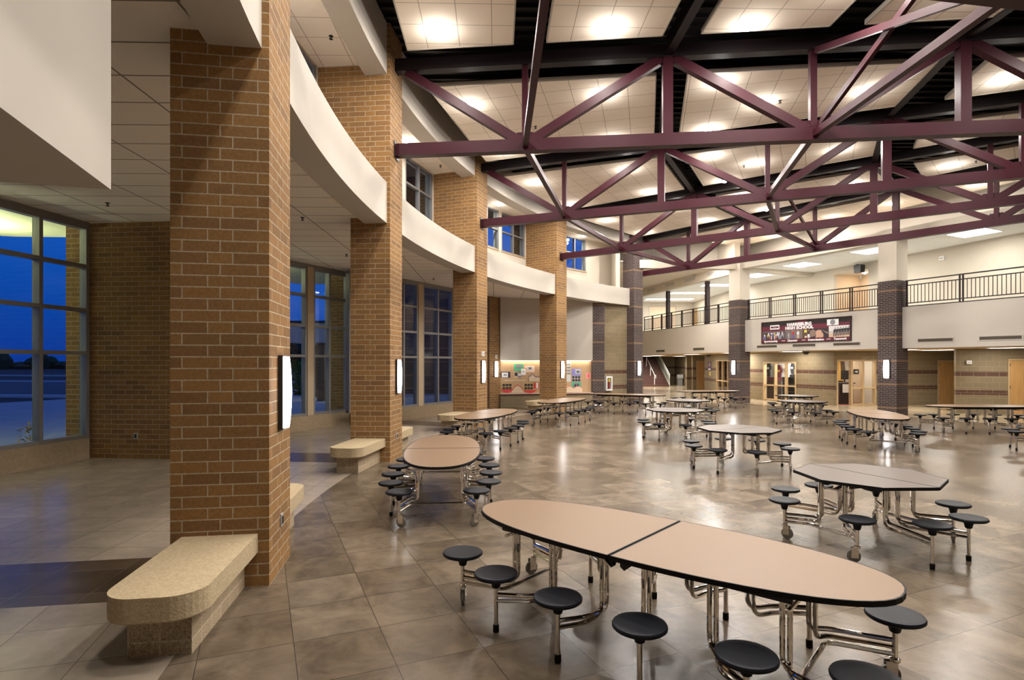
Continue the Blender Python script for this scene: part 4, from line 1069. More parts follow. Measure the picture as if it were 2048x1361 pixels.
paper(1028.5, 1035.5, 744, 757.5, CR, 'tall cream poster of dark figures under the green poster', bits=[(.1, .9, .35, .9, DK), (.15, .85, .02, .18, YE)])
paper(1035.7, 1042.5, 745, 755.5, GRY, 'grey photograph beside the tall cream poster', bits=[(.1, .9, .3, .8, LG)])
paper(1042, 1051.5, 738, 750.5, WH, 'plain white sheet between the green and the pink posters', d=.009, bits=[(.2, .8, .4, .7, LG)])
paper(1049, 1069, 732, 745, pal((0.80, 0.56, 0.44)), 'wide pink and white poster at the upper right of the left tackboard', bits=[(.2, .85, .25, .85, LG), (.4, .7, .45, .75, GRY), (.02, .2, .3, .7, OR)])
o = TW.mount('paper_strip', 'thin white paper strip across the left tackboard', 'paper strip', TW.s(1030), TW.z(1030, 762.3), .001)
w_ = TW.s(1051) - TW.s(1009); MB().box(-w_ / 2, w_ / 2, -.004, 0, 0, .04).prism_y([(-w_ * .45, .04), (-w_ * .36, .04), (-w_ * .405, .075)], -.004, 0).build('strip', CR, o)
for pa, pb, l in ((1004, 1024, 'yellow framed sheet of six dark photographs, left of the arch'), (1048, 1066.5, 'yellow framed sheet of six dark photographs, right of the arch')):
    paper(pa, pb, 767, 780.5, YE, l, 'photo_sheet', 'photo display', bits=[(.04 + .32 * k, .32 + .32 * k, .06 + .48 * j, .44 + .48 * j, DK) for k in range(3) for j in range(2)])
def cutout(pxa, pxb, pya, pyb, prof, m, label, name, d=0.0, mb=None, rim=None):
    sa, sb = TW.s(pxa), TW.s(pxb); zt_, zb_ = TW.z((pxa + pxb) / 2, pya), TW.z((pxa + pxb) / 2, pyb)
    o = TW.mount(name, label, 'paper cut-out', (sa + sb) / 2, zb_, .001 + d); w, h = sb - sa, zt_ - zb_
    P = [(-w / 2 + w * x, h * z) for x, z in prof]
    if rim: MB().prism_y(P, -.004, 0).build('rim', rim, o); P = [(x * .96, z - .035 if z > .04 else z) for x, z in P]; MB().prism_y([(x, max(0.0, z)) for x, z in P], -.008, -.004).build('sheet', m, o)
    else: MB().prism_y(P, -.004, 0).build('sheet', m, o)
    return o
hump = [(0, 0), (1, 0)] + [(1 - k / 16, .04 + .96 * sin(pi * k / 16) ** 1.5) for k in range(17)]
cutout(1018, 1052, 770.5, 786.3, hump, CR, 'tan paper arch with a red rim at the foot of the left tackboard', 'paper_arch', .016, rim=RD)
sag = [(0, 1)] + [(k / 16, 1 - .9 * sin(pi * k / 16)) for k in range(17)] + [(1, 1)]
cutout(1001.5, 1025, 779, 786, [(0, 1)] + [(k / 14, 1 - sin(pi * k / 14) ** .7) for k in range(1, 14)] + [(1, 1)], RD, 'red paper scallop left of the arch', 'paper_scallop', .009)
cutout(1048, 1073, 780.6, 787, [(0, 1)] + [(k / 14, 1 - sin(pi * k / 14) ** .7) for k in range(1, 14)] + [(1, 1)], RD, 'red paper scallop right of the arch', 'paper_scallop', .009)
house = [(0, 0), (1, 0), (1, .62), (.62, .62), (.45, .80), (.30, 1), (.12, .72), (0, .72)]
cutout(1057.5, 1080, 748, 763.5, house, CR, 'cream paper house outline with a purple rim, beside the fourth column', 'paper_house', .003, rim=NV)
paper(1067, 1078, 766, 777.5, RD, 'red sheet with white labels beside the fourth column', bits=[(.45, .85, .05 + .24 * k, .25 + .24 * k, WH) for k in range(4)])
paper(1129.5, 1141.5, 724, 764, pal((0.68, 0.64, 0.56)), 'tall pale sheet of small photographs right of the fourth column', 'photo_sheet', 'photo display', bits=[(.08 + .45 * k, .48 + .45 * k, .36 + .15 * j, .46 + .15 * j, GRY) for k in range(2) for j in range(4)] + [(.05, .95, .04, .30, LG)])
paper(1143.5, 1162, 738, 751.5, PU, 'purple poster with a grey picture on the right tackboard', bits=[(.40, .92, .25, .90, LG), (.5, .85, .35, .75, GRY)])
paper(1143.5, 1161.5, 752, 764, pal((0.45, 0.40, 0.36)), 'sheet of six small figures under the purple poster', 'photo_sheet', 'photo display', bits=[(.05 + .32 * k, .30 + .32 * k, .06 + .5 * j, .44 + .5 * j, DK) for k in range(3) for j in range(2)])
paper(1143, 1162, 764.6, 775, G, 'green sheet with dark figures low on the right tackboard', bits=[(.2, .82, .05, .8, GRY), (.3, .5, .1, .6, DK), (.6, .75, .1, .6, DK)])
wav = [(0, 0), (1, 0), (1, .62)] + [(1 - k / 20, .55 + .4 * abs(sin(pi * 2 * k / 20)) ** .8) for k in range(1, 20)] + [(0, .35)]
cutout(1129.5, 1164.5, 772.5, 784.8, wav, CR, 'tan wavy paper border with a pink rim on the right tackboard', 'paper_wave', .009, rim=PK)
paper(1172, 1181, 746, 758, PK, 'small pink notice near the dark pilaster', bits=[(.42, .62, .2, .85, RD)])
# ================================================================== EQUIPMENT CABINET, SIGNS
o = thing('defibrillator_cabinet', 'white wall cabinet with red and yellow emergency gear beside the dark pilaster', 'cabinet', KW.pt(.28, .001, .66), KW.ang)
f = MB()
for a in ((-.20, -.13, 0, .68), (.13, .20, 0, .68), (-.13, .13, 0, .08), (-.13, .13, .60, .68)): f.box(a[0], a[1], -.14, 0, a[2], a[3])
f.build('case', M['white'], o); MB().box(-.13, .13, -.01, 0, .08, .60).build('lining', M['black'], o)
MB().lathe([(.0005, .10), (.06, .10), (.065, .13), (.065, .40), (.03, .45), (.0005, .46)], 16, c=(0, -.075, 0)).build('red_cylinder', pal((0.20, 0.015, 0.015)), o)
MB().box(-.05, .05, -.135, -.06, .42, .56).build('yellow_tag', pal((0.60, 0.45, 0.05)), o)
def sign(w, px, py, wd, ht, label, body=None, m='white', mt=None, d=.001, name='wall_sign'):
    s, z = w.sz(px, py); o = w.mount(name, label, 'sign', s, z - ht / 2, d)
    MB().box(-wd / 2, wd / 2, -.03, 0, 0, ht).build('plate', M[m] if isinstance(m, str) else m, o)
    if body: text(body, ht * .5, mt or M['grey'], o, (0, -.031, ht / 2), 1, .001)
    return o
def box_sign(w, px, py, wd, ht, label):
    s, z = w.sz(px, py); o = w.mount('emergency_light', label, 'emergency light', s, z - ht / 2, .001)
    MB().box(-wd / 2, wd / 2, -.09, 0, 0, ht).build('case', M['white'], o); MB().box(-wd * .3, wd * .3, -.095, -.09, ht * .3, ht * .6).build('louvre', M['grey'], o)
box_sign(WD, 1937, 725, .16, .13, 'small white box with a grey louvre beside the right oak door')
box_sign(UC, 1886, 517, .20, .17, 'small white box on the upper wall, above the right railing')
s, z = nb.sz(1719, 556); o = nb.mount('emergency_light', 'small white box in the ochre niche on the upper level', 'emergency light', s, z, .001); MB().box(-.12, .12, -.08, 0, -.08, .08).build('case', M['white'], o); MB().box(-.06, .06, -.085, -.08, -.02, .03).build('louvre', M['grey'], o)
s, z = UC.sz(1731, 529); o = UC.mount('loudspeaker', 'black loudspeaker hung high on the upper corridor wall', 'loudspeaker', s, z - .42, .36)
MB().prism_y([(-.17, 0), (.17, 0), (.2, .35), (0, .42), (-.2, .35)], -.15, .12).build('cabinet', M['black'], o); MB().bar((0, .1, .2), (0, .27, .25), .05, .05).build('bracket', M['black'], o)
# ================================================================== DOORS
def leaf_door(n, w, s0, s1, h, m='wood', handle_side=1, fr=.06, recess=.03, framem='frame_tan', zb=0.0):
    M4 = Matrix.Translation((w.A.x, w.A.y, zb)) @ Matrix.Rotation(w.ang, 4, 'Z')
    b = MB().box(s0, s0 + fr, -.02, .16, 0, h, 0, M4).box(s1 - fr, s1, -.02, .16, 0, h, 0, M4).box(s0 + fr, s1 - fr, -.02, .16, h - fr, h, 0, M4)
    o = struct('door_%d' % n, b, M[framem])
    d = MB().box(s0 + fr + .004, s1 - fr - .004, recess, recess + .045, .008, h - fr - .004, 0, M4).build('door_leaf', M[m], o)
    x = s1 - fr - .09 if handle_side > 0 else s0 + fr + .09
    MB().box(x - .02, x + .02, recess - .012, recess, .93, 1.13, 0, M4).bar(M4 @ Vector((x, recess - .05, 1.02)), M4 @ Vector((x - .11 * handle_side, recess - .05, 1.02)), .018, .018).bar(M4 @ Vector((x, recess, 1.02)), M4 @ Vector((x, recess - .055, 1.02)), .018, .018).build('door_handle', M['chrome'], d)
    for z in (.25, 1.0, 1.85):
        xh = s0 + fr - .012 if handle_side > 0 else s1 - fr - .012
        MB().box(xh, xh + .024, -.028, -.018, z, z + .1, 0, M4).build('hinge', M['chrome'], d)
    return o
leaf_door(1, WDR, .25, 1.01, 2.11)
leaf_door(2, WC, dW[0] + .005, dW[1] - .005, 2.09)
leaf_door(3, WD, dD[0] + .005, dD[1] - .005, 2.13)
leaf_door(4, UB, dU[0] + .005, dU[1] - .005, 2.09, 'wood', zb=BFL)
# double doors at the end of the upper corridor
M4 = Matrix.Translation((UF.A.x, UF.A.y, BFL)) @ Matrix.Rotation(UF.ang, 4, 'Z')
b = MB().box(dF[0] + .002, dF[0] + .06, -.02, .15, 0, 2.40, 0, M4).box(dF[1] - .06, dF[1] - .002, -.02, .15, 0, 2.40, 0, M4).box(dF[0] + .06, dF[1] - .06, -.02, .15, 2.34, 2.40, 0, M4)
o = struct('door_5', b, M['cream'])
mid = (dF[0] + dF[1]) / 2
for a, c, hx_ in ((dF[0] + .065, mid - .003, -1), (mid + .003, dF[1] - .065, 1)):
    d = MB().box(a, c, .03, .075, .01, 2.33, 0, M4).build('door_leaf', M['wood_pale'], o)
    x = mid + hx_ * .12; MB().box(x - .025, x + .025, .0, .028, .85, 1.25, 0, M4).build('door_handle', M['chrome'], d)
# ================================================================== GLAZED DOOR SETS, STORE WINDOW
def glazed(name, w, s0, s1, z0, z1, verts, rail_z, bar=.07, depth=.14, skip=(), thick=None):
    """tan framed glazing; verts = inner mullions, rail_z = cross rail; skip = bays left open"""
    M4 = Matrix.Translation((w.A.x, w.A.y, 0)) @ Matrix.Rotation(w.ang, 4, 'Z')
    xs = [s0] + list(verts) + [s1]; b = MB()
    for k, x in enumerate(xs):
        bw = bar * (1.5 if thick and k in thick else 1)
        a = x if k == 0 else (x - bw if k == len(xs) - 1 else x - bw / 2); b.box(a, a + bw, -.02, depth, z0, z1, 0, M4)
    b.box(s0, s1, -.018, depth - .002, z1 - bar, z1 - .001, 0, M4)
    for k in range(len(xs) - 1):
        if k in skip: continue
        b.box(xs[k], xs[k + 1], -.016, depth - .004, z0 + .002, z0 + bar, 0, M4); b.box(xs[k], xs[k + 1], -.014, depth - .006, rail_z - bar / 2, rail_z + bar / 2, 0, M4)
    o = struct(name, b, M['frame_tan'])
    for k in range(len(xs) - 1):
        if k in skip: continue
        MB().box(xs[k] + .03, xs[k + 1] - .03, .05, .058, z0 + .03, z1 - .03, 0, M4).build('pane', M['glass_in'], o)
    return o
glazed(wname(), WB, dB[0] + .002, dB[1] - .002, zB0, zB1 - .002, [WB.s(1549.5), WB.s(1571)], .80)
glazed('door_6', WC, dC[0] + .002, dC[1] - .002, .004, 2.118, [WC.s(1703.5), WC.s(1726.5)], .80, skip=(0,), thick=(1,))
glazed('door_7', WA, dA[0] + .002, dA[1] - .002, .004, 2.148, [WA.s(1444.5), WA.s(1455)], .83)
# room behind the left glazed doors
struct('wall_vestibule', Wall(WA.pt(dA[0] - 1.0, -3.0)[:2], WA.pt(WA.L - .3, -3.0)[:2]).mb(0, SOF, .1), M['cream2'])
# ---- school store behind the window
so = WB.pt(0, -.25); stb = Wall(WB.pt(dB[0] - 2.9, -1.7)[:2], WB.pt(dB[1] + .38, -1.7)[:2])
struct('wall_store', stb.mb(0, SOF, .1), M['white'])
for s_ in (dB[0] - 2.8, dB[1] + .30):
    struct('wall_store', MB().prism([WB.pt(s_, -.26)[:2], WB.pt(s_ + .08, -.26)[:2], WB.pt(s_ + .08, -1.7)[:2], WB.pt(s_, -1.7)[:2]], 0, SOF), M['white'])
lm = WB.pt((dB[0] + dB[1]) / 2, -.9, SOF - .06); area('store_lamp', lm, 1.2, 120, (1, .95, .88), (0, 0, WB.ang), 'RECTANGLE', .3)
def jersey(px, ztop, h, cbody, cstripe, label, wdt=.42):
    s = stb.s(px); o = stb.mount('hanging_jersey', label, 'shirt', s, ztop - h, .04, None)
    w2 = wdt / 2; P = [(-w2 * .72, 0), (w2 * .72, 0), (w2 * .72, h * .62), (w2, h * .52), (w2 * 1.12, h * .70), (w2 * .62, h * .98), (w2 * .25, h), (0, h * .93), (-w2 * .25, h), (-w2 * .62, h * .98), (-w2 * 1.12, h * .70), (-w2, h * .52), (-w2 * .72, h * .62)]
    b = MB().prism_y(P, -.10, 0); b.build('body', cbody, o)
    MB().box(-w2 * .70, w2 * .70, -.108, -.10, h * .55, h * .68).build('stripe', cstripe, o)
    MB().tube(fillet([(0, -.05, h * .95), (0, -.05, h * 1.06), (.05, -.03, h * 1.12), (0, -.0, h * 1.12)], .03, 3), .006, 6).build('hanger', M['chrome'], o)
WHT, BLK, MRN, GLD = pal((0.78, 0.78, 0.78)), pal((0.02, 0.02, 0.022)), pal((0.12, 0.02, 0.03)), pal((0.55, 0.30, 0.06))
jersey(1538, 1.98, .80, BLK, WHT, 'black jersey with a white stripe hanging at the left of the store window')
jersey(1559.5, 1.86, .86, MRN, GLD, 'maroon jersey with a gold stripe hanging in the middle of the store window', .44)
jersey(1577.5, 1.99, .72, WHT, LG, 'white jersey hanging at the right of the store window', .40)
jersey(1588, 1.99, .74, BLK, WHT, 'black and white jersey hanging at the right edge of the store window', .18)
s = stb.s(1537); o = stb.mount('merchandise_cabinet', 'dark cabinet with a maroon cloth at the left of the store', 'cabinet', stb.sd(1537, .66) , 0, .66)
MB().box(-.42, .42, 0, .5, 0, 1.0).build('carcass', pal((0.05, 0.028, 0.02)), o); MB().box(-.44, .44, -.02, .52, 1.0, 1.18).build('cloth', MRN, o)
s = stb.s(1583); o = stb.mount('merchandise_shelf', 'dark shelf unit of folded garments at the right of the store', 'shelf unit', stb.sd(1583, .64), 0, .64)
b = MB();
for z in (.05, .42, .80, 1.18): b.box(-.62, .62, 0, .55, z, z + .04)
for x in (-.62, .58): b.box(x, x + .04, 0, .55, 0, 1.22)
b.box(-.58, .58, .53, .55, 0, 1.22); b.build('carcass', BLK, o)
for k in range(3):
    x = -.42 + .40 * (k % 3); z = 1.221
    g = MB().box(x - .16, x + .16, .05, .45, z + .002, z + .10).box(x - .15, x + .15, .06, .44, z + .10, z + .15)
    gt = g.build('folded_garments', (WHT, BLK, LG)[k % 3]); gt.matrix_world = Matrix.Translation(o.location) @ Matrix.Rotation(o.rotation_euler.z, 4, 'Z')
    tag(gt, '%s pile of folded garments on top of the store shelf' % ('white', 'black', 'grey')[k % 3], 'clothes', 'folded garments in the store')
s = stb.s(1558); o = stb.mount('paper_tag', 'white price sheet under the maroon jersey in the store', 'sheet', s, .62, .002); MB().box(-.14, .14, -.01, 0, 0, .5).build('sheet', WHT, o)
# ---- office behind the right glazed doors
ob_ = Wall(WC.pt(dC[0] - .3, -2.3)[:2], WC.pt(dC[1] + .6, -2.3)[:2])
struct('wall_office', ob_.mb(0, SOF, .1), M['cream2'])
for s_ in (dC[0] - .15, dC[1] + .5):
    struct('wall_office', MB().prism([WC.pt(s_, -.25)[:2], WC.pt(s_ + .08, -.25)[:2], WC.pt(s_ + .08, -2.3)[:2], WC.pt(s_, -2.3)[:2]], 0, SOF), M['cream2'])
b = MB().prism([WC.pt(dC[0] - .05, -.02)[:2], WC.pt(dC[1] + .4, -.02)[:2], WC.pt(dC[1] + .4, -2.28)[:2], WC.pt(dC[0] - .05, -2.28)[:2]], -.0004, .003); struct('floor_carpet', b, M['carpet_red'])
area('office_lamp', WC.pt((dC[0] + dC[1]) / 2, -1.0, SOF - .06), 1.2, 55, (1, .93, .82), (0, 0, WC.ang), 'RECTANGLE', .3)
pw = Wall(WC.pt(WC.sd(1703, -1.5), -1.5)[:2], WC.pt(dC[1] + .4, -1.5)[:2])
struct('wall_office', pw.mb(0, SOF, .08), pal((0.62, 0.47, 0.34)))
DE = thing('office_desk', 'dark office desk seen through the open doorway', 'desk', WC.pt(WC.sd(1684, -1.15), -1.15), WC.ang)
MB().box(-.38, .30, -.4, .3, .004, .98).build('pedestal', pal((0.035, 0.02, 0.018)), DE); MB().box(-.40, .36, -.45, .35, .98, 1.03).build('desk_top', pal((0.05, 0.03, 0.028)), DE)
o = thing('monitor', 'black monitor and stand on the dark office desk', 'monitor', WC.pt(WC.sd(1689, -1.15), -1.15, 1.031), WC.ang)
MB().box(-.14, .14, -.1, .1, 0, .02).build('foot', M['black'], o); MB().box(-.03, .03, -.02, .02, .02, .2).build('neck', M['black'], o); MB().box(-.20, .22, -.045, -.01, .14, .58).build('screen', M['black'], o)
o = thing('office_chair', 'black office chair behind the desk in the doorway', 'chair', WC.pt(WC.sd(1699, -1.25), -1.75), WC.ang)
MB().lathe([(.0005, 0), (.26, .0), (.24, .04), (.0005, .06)], 10).build('base', M['black'], o); MB().lathe([(.025, .05), (.025, .45)], 10).build('gas_post', M['chrome'], o); MB().box(-.24, .24, -.24, .24, .45, .53).build('seat', M['black'], o)
MB().prism_y([(-.2, .62), (.2, .62), (.23, .9), (.16, 1.08), (-.16, 1.08), (-.23, .9)], .2, .26).bar((0, .22, .5), (0, .25, .7), .05, .03).build('backrest', M['black'], o)
o = thing('paper_stack', 'white papers hung over the front of the office desk', 'papers', WC.pt(WC.sd(1689, -.66), -.66, .56), WC.ang); MB().box(-.10, .22, -.02, .0, 0, .40).build('sheets', WHT, o)
o = thing('coat', 'ochre and brown coat hanging at the left of the office doorway', 'coat', ob_.pt(ob_.s(1680), .02, .98), ob_.ang)
MB().prism_y([(-.2, .0), (.16, .0), (.2, .5), (.12, 1.0), (0, 1.12), (-.12, 1.0), (-.22, .5)], -.14, 0).build('body', GLD, o); MB().prism_y([(-.05, .45), (.17, .5), (.10, 1.1), (0, 1.2), (-.1, 1.08)], -.17, -.14).build('scarf', pal((0.10, 0.06, 0.04)), o)
o = pw.mount('room_sign', 'small dark sign with a white arrow on the wall behind the glazed office panes', 'sign', pw.s(1712), 1.42, .001); MB().box(-.14, .14, -.01, 0, 0, .24).build('plate', M['black'], o); MB().prism_y([(-.07, .10), (.02, .10), (.02, .06), (.09, .12), (.02, .18), (.02, .14), (-.07, .14)], -.014, -.01).build('arrow', WHT, o)
o = pw.mount('notice', 'pale pink notice on the wall behind the right office pane', 'notice', pw.s(1735), 1.15, .001); MB().box(-.13, .13, -.008, 0, 0, .42).build('sheet', pal((0.85, 0.48, 0.38)), o)
s_, z_ = WC.sz(1738, 717); o = WC.mount('door_lettering', 'raised pale letters on the block wall over the office doors', 'lettering', s_, z_, .001)
text('OFFICE', .22, pal((0.36, 0.31, 0.22)), o, (-.05, -.008, 0), .85, .002, depth=.008, name='letters')
# poster and notice on the left corridor wall
s_, z_ = WA.sz(1419.5, 742); o = WA.mount('framed_poster', 'purple and black framed poster on the corridor wall', 'poster', s_, z_, .002)
MB().box(-.34, .34, -.02, 0, 0, .62).build('frame', NV, o); MB().box(-.26, .26, -.024, -.02, .05, .16).build('caption', WHT, o); MB().lathe([(.0005, -.03), (.15, -.03), (.15, -.02), (.0005, -.02)], 16, c=(.06, 0, .42), axis='y').build('face', PH[0], o)
s_, z_ = WA.sz(1420, 752); o = WA.mount('notice', 'small yellow notice below the framed poster', 'notice', s_, z_, .002); MB().box(-.16, .16, -.008, 0, 0, .28).build('sheet', pal((0.72, 0.58, 0.12)), o)
# dome cameras below the balcony fascia
for px, py, l in ((1417.5, 709.5, 'small black dome camera under the recessed balcony'), (1612, 703.5, 'small black dome camera under the balcony below the banner')):
    z = SOF + .005; x, y = gnd(px, py - 1, z); 
    y = min(y, 36.0 if px < 1500 else 26.0); x = (px - CX) / FPX * y
    o = thing('dome_camera', l, 'camera', (x, y, z)); MB().lathe([(.0005, 0), (.15, 0), (.15, -.05), (.0005, -.05)], 18).build('mount', M['grey'], o); MB().lathe([(.14, -.05), (.12, -.12), (.07, -.17), (.0005, -.185)], 18).build('dome', M['black'], o)
# ================================================================== TROFFERS AND SOFFIT LIGHTS
def troffer(x, y, z, rz, lx, ly, label, power, group):
    o = thing('ceiling_light', label, 'ceiling light', (x, y, z), rz, group)
    f = MB()
    for a in ((-lx / 2 - .03, lx / 2 + .03, -ly / 2 - .03, -ly / 2), (-lx / 2 - .03, lx / 2 + .03, ly / 2, ly / 2 + .03), (-lx / 2 - .03, -lx / 2, -ly / 2, ly / 2), (lx / 2, lx / 2 + .03, -ly / 2, ly / 2)): f.box(a[0], a[1], a[2], a[3], -.012, 0)
    f.build('frame', M['white'], o); MB().box(-lx / 2, lx / 2, -ly / 2, ly / 2, -.008, -.001).build('diffuser', M['troffer'], o)
    a = area('ceiling_lamp', (0, 0, -.03), lx, power, (1, .95, .86), (0, 0, 0), 'RECTANGLE', ly); a.parent = o
ang = BANG
for px, py, l, lx, ly, p in ((1948, 466, 'square glowing ceiling light over the upper corridor at far right', 1.2, 1.2, 1), (1745, 502, 'glowing ceiling light on the upper corridor behind the column right of the banner', 1.2, 1.2, 1), (1604, 530, 'square glowing ceiling light over the upper corridor above the banner', 1.2, 1.2, 1), (1514, 551, 'glowing ceiling light just right of the column left of the banner', 1.2, 1.2, 1)):
    x, y = gnd(px, py, BCE); troffer(x, y, BCE - .001, ang, lx, ly, l, P_TROFFER, 'upper corridor ceiling lights')
for pa, pb, py, l in ((1406, 1469, 570.5, 'long glowing ceiling light of the recessed balcony, nearest of three'), (1342, 1414, 586.5, 'long glowing ceiling light of the recessed balcony, middle of three'), (1292, 1385, 599, 'long glowing ceiling light of the recessed balcony, farthest of three')):
    x0, y0 = gnd(pa, py, BCE); x1, y1 = gnd(pb, py, BCE); troffer((x0 + x1) / 2, y0, BCE - .001, 0, x1 - x0, .9, l, P_TROFFER * 1.4, 'upper corridor ceiling lights')
for (x, y), l in (((16.3, 24.0), 'flat glowing light under the balcony behind the column right of the banner'), ((18.0, 24.2), 'flat glowing light under the balcony above the left oak door'), ((18.0, 20.7), 'flat glowing light under the balcony above the right oak door'), ((13.6, 27.6), 'flat glowing light under the balcony before the store window'),
                  ((12.2, 31.5), 'flat glowing light under the recessed balcony near the framed poster'), ((11.6, 37.0), 'flat glowing light under the recessed balcony, middle'), ((11.0, 43.5), 'flat glowing light before the stair'), ((13.9, 47.6), 'added flat light brightening the alcove right of the staircase'), ((11.0, 46.8), 'added flat light brightening the foot of the staircase'), ((19.6, 24.2), 'flat glowing light in the alcove of the left oak door')):  # alcove and stair-foot lights are added to brighten the stair hall
    troffer(x, y, SOF + .004, BANG + pi / 2, .6, 1.2, l, P_SOFFIT * (2.6 if x < 12.5 else 1), 'lights under the balcony')
# ================================================================== STAIR
st = thing('staircase', 'dark maroon staircase with white handrails at the far end of the corridor', 'staircase', (9.2, 47.6, 0))
WS = 3.85; NR = 14; rise, run = 2.45 / NR, .335
for k in range(NR):
    b = MB().box(0, WS, k * run, NR * run + .3, k * rise, (k + 1) * rise)
    b.build('step', M['stair'], st)
b = MB().prism([(WS + .02, 0), (WS + .07, 0), (WS + .07, 1), (WS + .02, 1)], 0, .01)
b = MB(); L = NR * run
b.add([(WS + .01, -.1, 0), (WS + .06, -.1, 0), (WS + .06, L, NR * rise), (WS + .01, L, NR * rise), (WS + .01, -.1, .22), (WS + .06, -.1, .22), (WS + .06, L, NR * rise + .22), (WS + .01, L, NR * rise + .22)], [(0, 3, 2, 1), (4, 5, 6, 7), (0, 1, 5, 4), (1, 2, 6, 5), (2, 3, 7, 6), (3, 0, 4, 7)])
b.build('stringer', pal((0.62, 0.62, 0.55)), st)
for x, nm in ((WS + .035, 'balustrade'),):
    b = MB(); b.tube([(x, -.15, .95), (x, L, NR * rise + .95)], .03, 8); b.tube([(x, -.15, .78), (x, L, NR * rise + .78)], .02, 8)
    for k in range(4): y = L * k / 3; b.tube([(x, y, y / L * NR * rise + .1), (x, y, y / L * NR * rise + .95)], .022, 8)
    b.build('handrail', M['white'], st)
    g = MB(); g.add([(x - .012, 0, .22), (x + .012, 0, .22), (x + .012, L, NR * rise + .22), (x - .012, L, NR * rise + .22), (x - .012, 0, .76), (x + .012, 0, .76), (x + .012, L, NR * rise + .76), (x - .012, L, NR * rise + .76)], [(0, 3, 2, 1), (4, 5, 6, 7), (0, 1, 5, 4), (1, 2, 6, 5), (2, 3, 7, 6), (3, 0, 4, 7)])
    g.build('mesh_panel', pal((0.30, 0.33, 0.27)), st)
x = 2.65; b = MB(); b.tube(fillet([(x, -.35, .70), (x, -.35, .95), (x, 0, .95), (x, L, NR * rise + .95)], .08, 4), .032, 8)
for y in (0, L * .3, L * .62): b.tube([(x, y + .02, y / L * NR * rise + .15), (x, y, y / L * NR * rise + .95)], .03, 8)
b.build('centre_handrail', M['white'], st)
o = thing('drinking_fountain', 'grey drinking fountain on the wall right of the staircase', 'drinking fountain', (14.55, 49.5, 0), 0)
MB().box(-.25, .25, 0, .35, .62, .95).build('basin', pal((0.42, 0.42, 0.40)), o); MB().box(-.22, .22, .10, .35, .0, .62).build('cover', pal((0.30, 0.30, 0.28)), o); MB().tube([(0, .1, .95), (0, .1, 1.0), (0, .05, 1.02)], .012, 6).build('spout', M['chrome'], o)
struct('wall_stair', MB().box(14.9, 15.1, 42.7, 52.5, 0, SOF), M['cmu'])
# ================================================================== OUTDOORS
grd = MB().prism([(-300, -60), (40, -60), (40, 60), (200, 400), (-300, 400)], -.35, -.16); struct('ground_field', grd, mat('dusk_field', (0.012, 0.016, 0.020), .9, var=.3, scale=.06))
struct('ground_pavement', MB().prism([(-8.75, -6), (-8.75, 11.9), (-5.3, 18.6), (-1.2, 24.4), (-1.2, 60), (-16, 60), (-27, 26), (-30, 10), (-30, -6)], -.16, -.06), mat('pale_pavement', (0.36, 0.37, 0.38), .8, var=.08, scale=.8))
struct('ground_lawn', MB().prism([(-30, -6), (-30.2, 10), (-27.2, 26), (-34, 34), (-60, 38), (-60, -6)], -.155, -.10), mat('dusk_lawn', (0.03, 0.06, 0.018), .9, var=.3, scale=2))
struct('ground_road', MB().prism([(-60, 41), (-26, 33), (-20, 60), (-60, 62)], -.158, -.12), mat('asphalt', (0.06, 0.065, 0.075), .8))
for k, (a, b_) in enumerate((((-62, 38.6), (-18, 33.2)), ((-80, 66), (-20, 58)), ((-90, 92), (-20, 78)))):
    o = MB().bar((a[0], a[1], -.03), (b_[0], b_[1], -.03), .35 + .3 * k, .16).build('car_light_trail', pal((0.60, 0.62, 0.64))); o['kind'] = 'structure'  # pale bars stand in for the light trails of passing cars
# canopy over the entrance walk, its soffit brightened from below by added, unseen uplights
cs = mat('canopy_soffit', (0.72, 0.72, 0.45), .7)
struct('canopy', MB().prism([(-9.05, 3.0), (-9.05, 11.7), (-8.2, 12.6), (-5.6, 18.0), (-6.6, 21.7), (-8.1, 21.6), (-10.35, 13.55), (-11.7, 13.5), (-12.6, 13.2), (-14.5, 3.0)], 4.95, 5.35), cs)
for k, (x, y) in enumerate(((-11.6, 7.6), (-10.2, 8.2), (-11.4, 10.3), (-11.35, 12.0), (-9.4, 14.6), (-8.7, 16.5))):
    o = thing('added_uplight', 'added uplight under the canopy, out of view, brightening its soffit', 'added light', (x, y, 4.95), 0, 'added uplights under the canopy')
    MB().lathe([(.0005, -.96), (.12, -.96), (.15, -.90), (.14, -.89), (.0005, -.91)], 16).lathe([(.012, -.91), (.012, 0)], 8).build('bowl', M['black'], o)
    a = area('added_soffit_fill', (0, 0, -.87), .26, P_CANOPY, (1, .98, .66), (pi, 0, 0)); a.parent = o
# lower entrance porch beyond the second window
pc_ = thing('entrance_porch', 'low flat-roofed brick porch outside, seen through the second window', 'porch', (-9.2, 31.0, -.06))
MB().box(-2.6, 2.4, -.8, 3.4, 3.10, 4.15).build('fascia', M['cream'], pc_); MB().box(-2.7, 2.5, -.9, 3.5, 4.15, 4.25).build('roof_edge', M['maroon_dk'], pc_)
for x, y in ((-.95, -.4), (.10, -.35), (-2.2, 3.0), (2.0, 3.0)): MB().box(x - .2, x + .2, y - .2, y + .2, 0, 3.10).build('brick_post', M['brickw'], pc_)
struct('wall_sky_block', MB().box(-9.2, -1.0, 37.5, 37.8, -.1, 7.2), M['brickd'])  # added dark wall that hides the sky behind the third window
area('porch_lamp', (-9.3, 32.2, 3.0), 1.0, 40, (1, .95, .7))
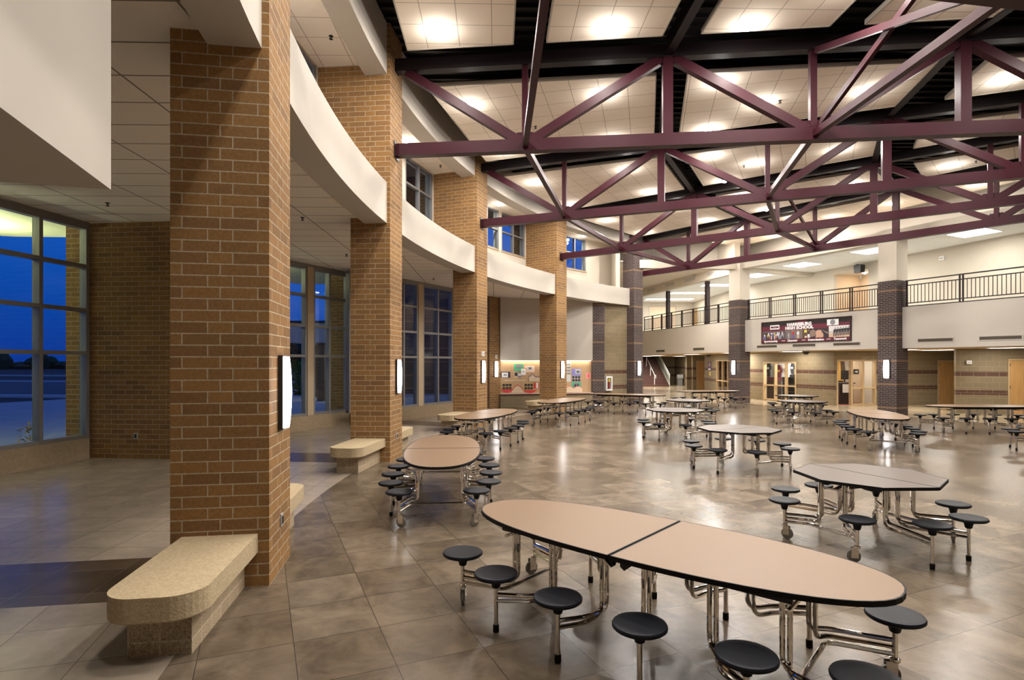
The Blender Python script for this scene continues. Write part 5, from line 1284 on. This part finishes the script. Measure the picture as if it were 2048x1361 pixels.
# planting and trees
def leafy(name, label, cat, loc, r, h, m, n=420, group=None, trunk=None):
    o = thing(name, label, cat, loc, 0, group); b = MB(); rr = random.Random(int(loc[0] * 97 + loc[1] * 31))
    for k in range(n):
        a, q, z = rr.uniform(0, 2 * pi), rr.random() ** .5, rr.random()
        w = r * q * sqrt(max(.05, 1 - (2 * z - 1) ** 2)); p = Vector((w * cos(a), w * sin(a), (trunk or 0) + z * h)); s = rr.uniform(.5, 1) * r * .22
        d1 = Vector((rr.uniform(-1, 1), rr.uniform(-1, 1), rr.uniform(-.6, .6))).normalized() * s; d2 = d1.orthogonal().normalized() * s * .45
        b.add([p - d1, p + d2, p + d1, p - d2], [(0, 1, 2, 3)])
    b.build('foliage', m, o)
    MB().lathe([(r * .06 + .02, 0), (r * .04 + .012, (trunk or 0) + h * .5)], 8).build('stem', pal((0.05, 0.035, 0.02)), o)
    return o
lf, lf2, lf3 = pal((0.05, 0.16, 0.02), .8), pal((0.02, 0.05, 0.02), .9), pal((0.30, 0.24, 0.10), .9)
for k, (x, y, r, h) in enumerate(((-11.2, 36.3, 1.0, 1.9), (-13.6, 36.6, 1.1, 2.2), (-9.4, 36.4, .6, 1.5), (-11.4, 39.4, 1.2, 2.3))): leafy('shrub', 'green shrub outside the second window, %s' % ('left of the porch posts', 'far left of the porch', 'between the porch posts', 'behind the other shrubs')[k], 'shrub', (x, y, -.06), r, h, lf, group='shrubs outside the porch')
for k, (x, y, r, h) in enumerate(((-16.0, 46, 2.0, 3.6), (-11.3, 47, 2.0, 4.0), (-21, 49, 2.0, 3.4))): leafy('dark_tree', 'dark tree against the dusk sky outside the second window, %s' % ('nearest', 'right', 'left')[k], 'tree', (x, y, -.1), r, h, lf2, 700, 'dark trees beyond the porch', 1.2)
for k, (x, y) in enumerate(((-9.75, 10.5), (-10.0, 9.5), (-9.6, 11.4))): leafy('ornamental_grass', 'tuft of dry ornamental grass at the foot of the left window, %s' % ('middle', 'left', 'right')[k], 'grass tuft', (x, y, -.06), 0.24, .85, lf3, 200, 'grass tufts under the left window')
tl = MB(); rr = random.Random(5)
for k in range(130):
    x = -200 + k * 1.9; h = rr.uniform(1.5, 4.5) * (1.5 if rr.random() > .8 else 1)
    tl.lathe([(.0005, -.2), (2.2, 0), (2.6, h * .5), (1.4, h * .85), (.0005, h)], 7, c=(x, 190 + rr.uniform(-8, 8), 0))
o = tl.build('treeline', lf2); tag(o, 'dark distant line of trees on the horizon outside the windows', 'trees'); o['kind'] = 'stuff'
o = thing('street_lamp', 'tiny bright street lamp far outside the left window', 'street lamp', (-85.5, 111, -.2)); MB().lathe([(.1, 0), (.07, 6.1)], 8).build('pole', M['black'], o); MB().lathe([(.0005, 6.1), (.22, 6.15), (.25, 6.3), (.0005, 6.45)], 12).build('lamp_head', mat_emit('street_glow', (1, .95, .8), 90), o)
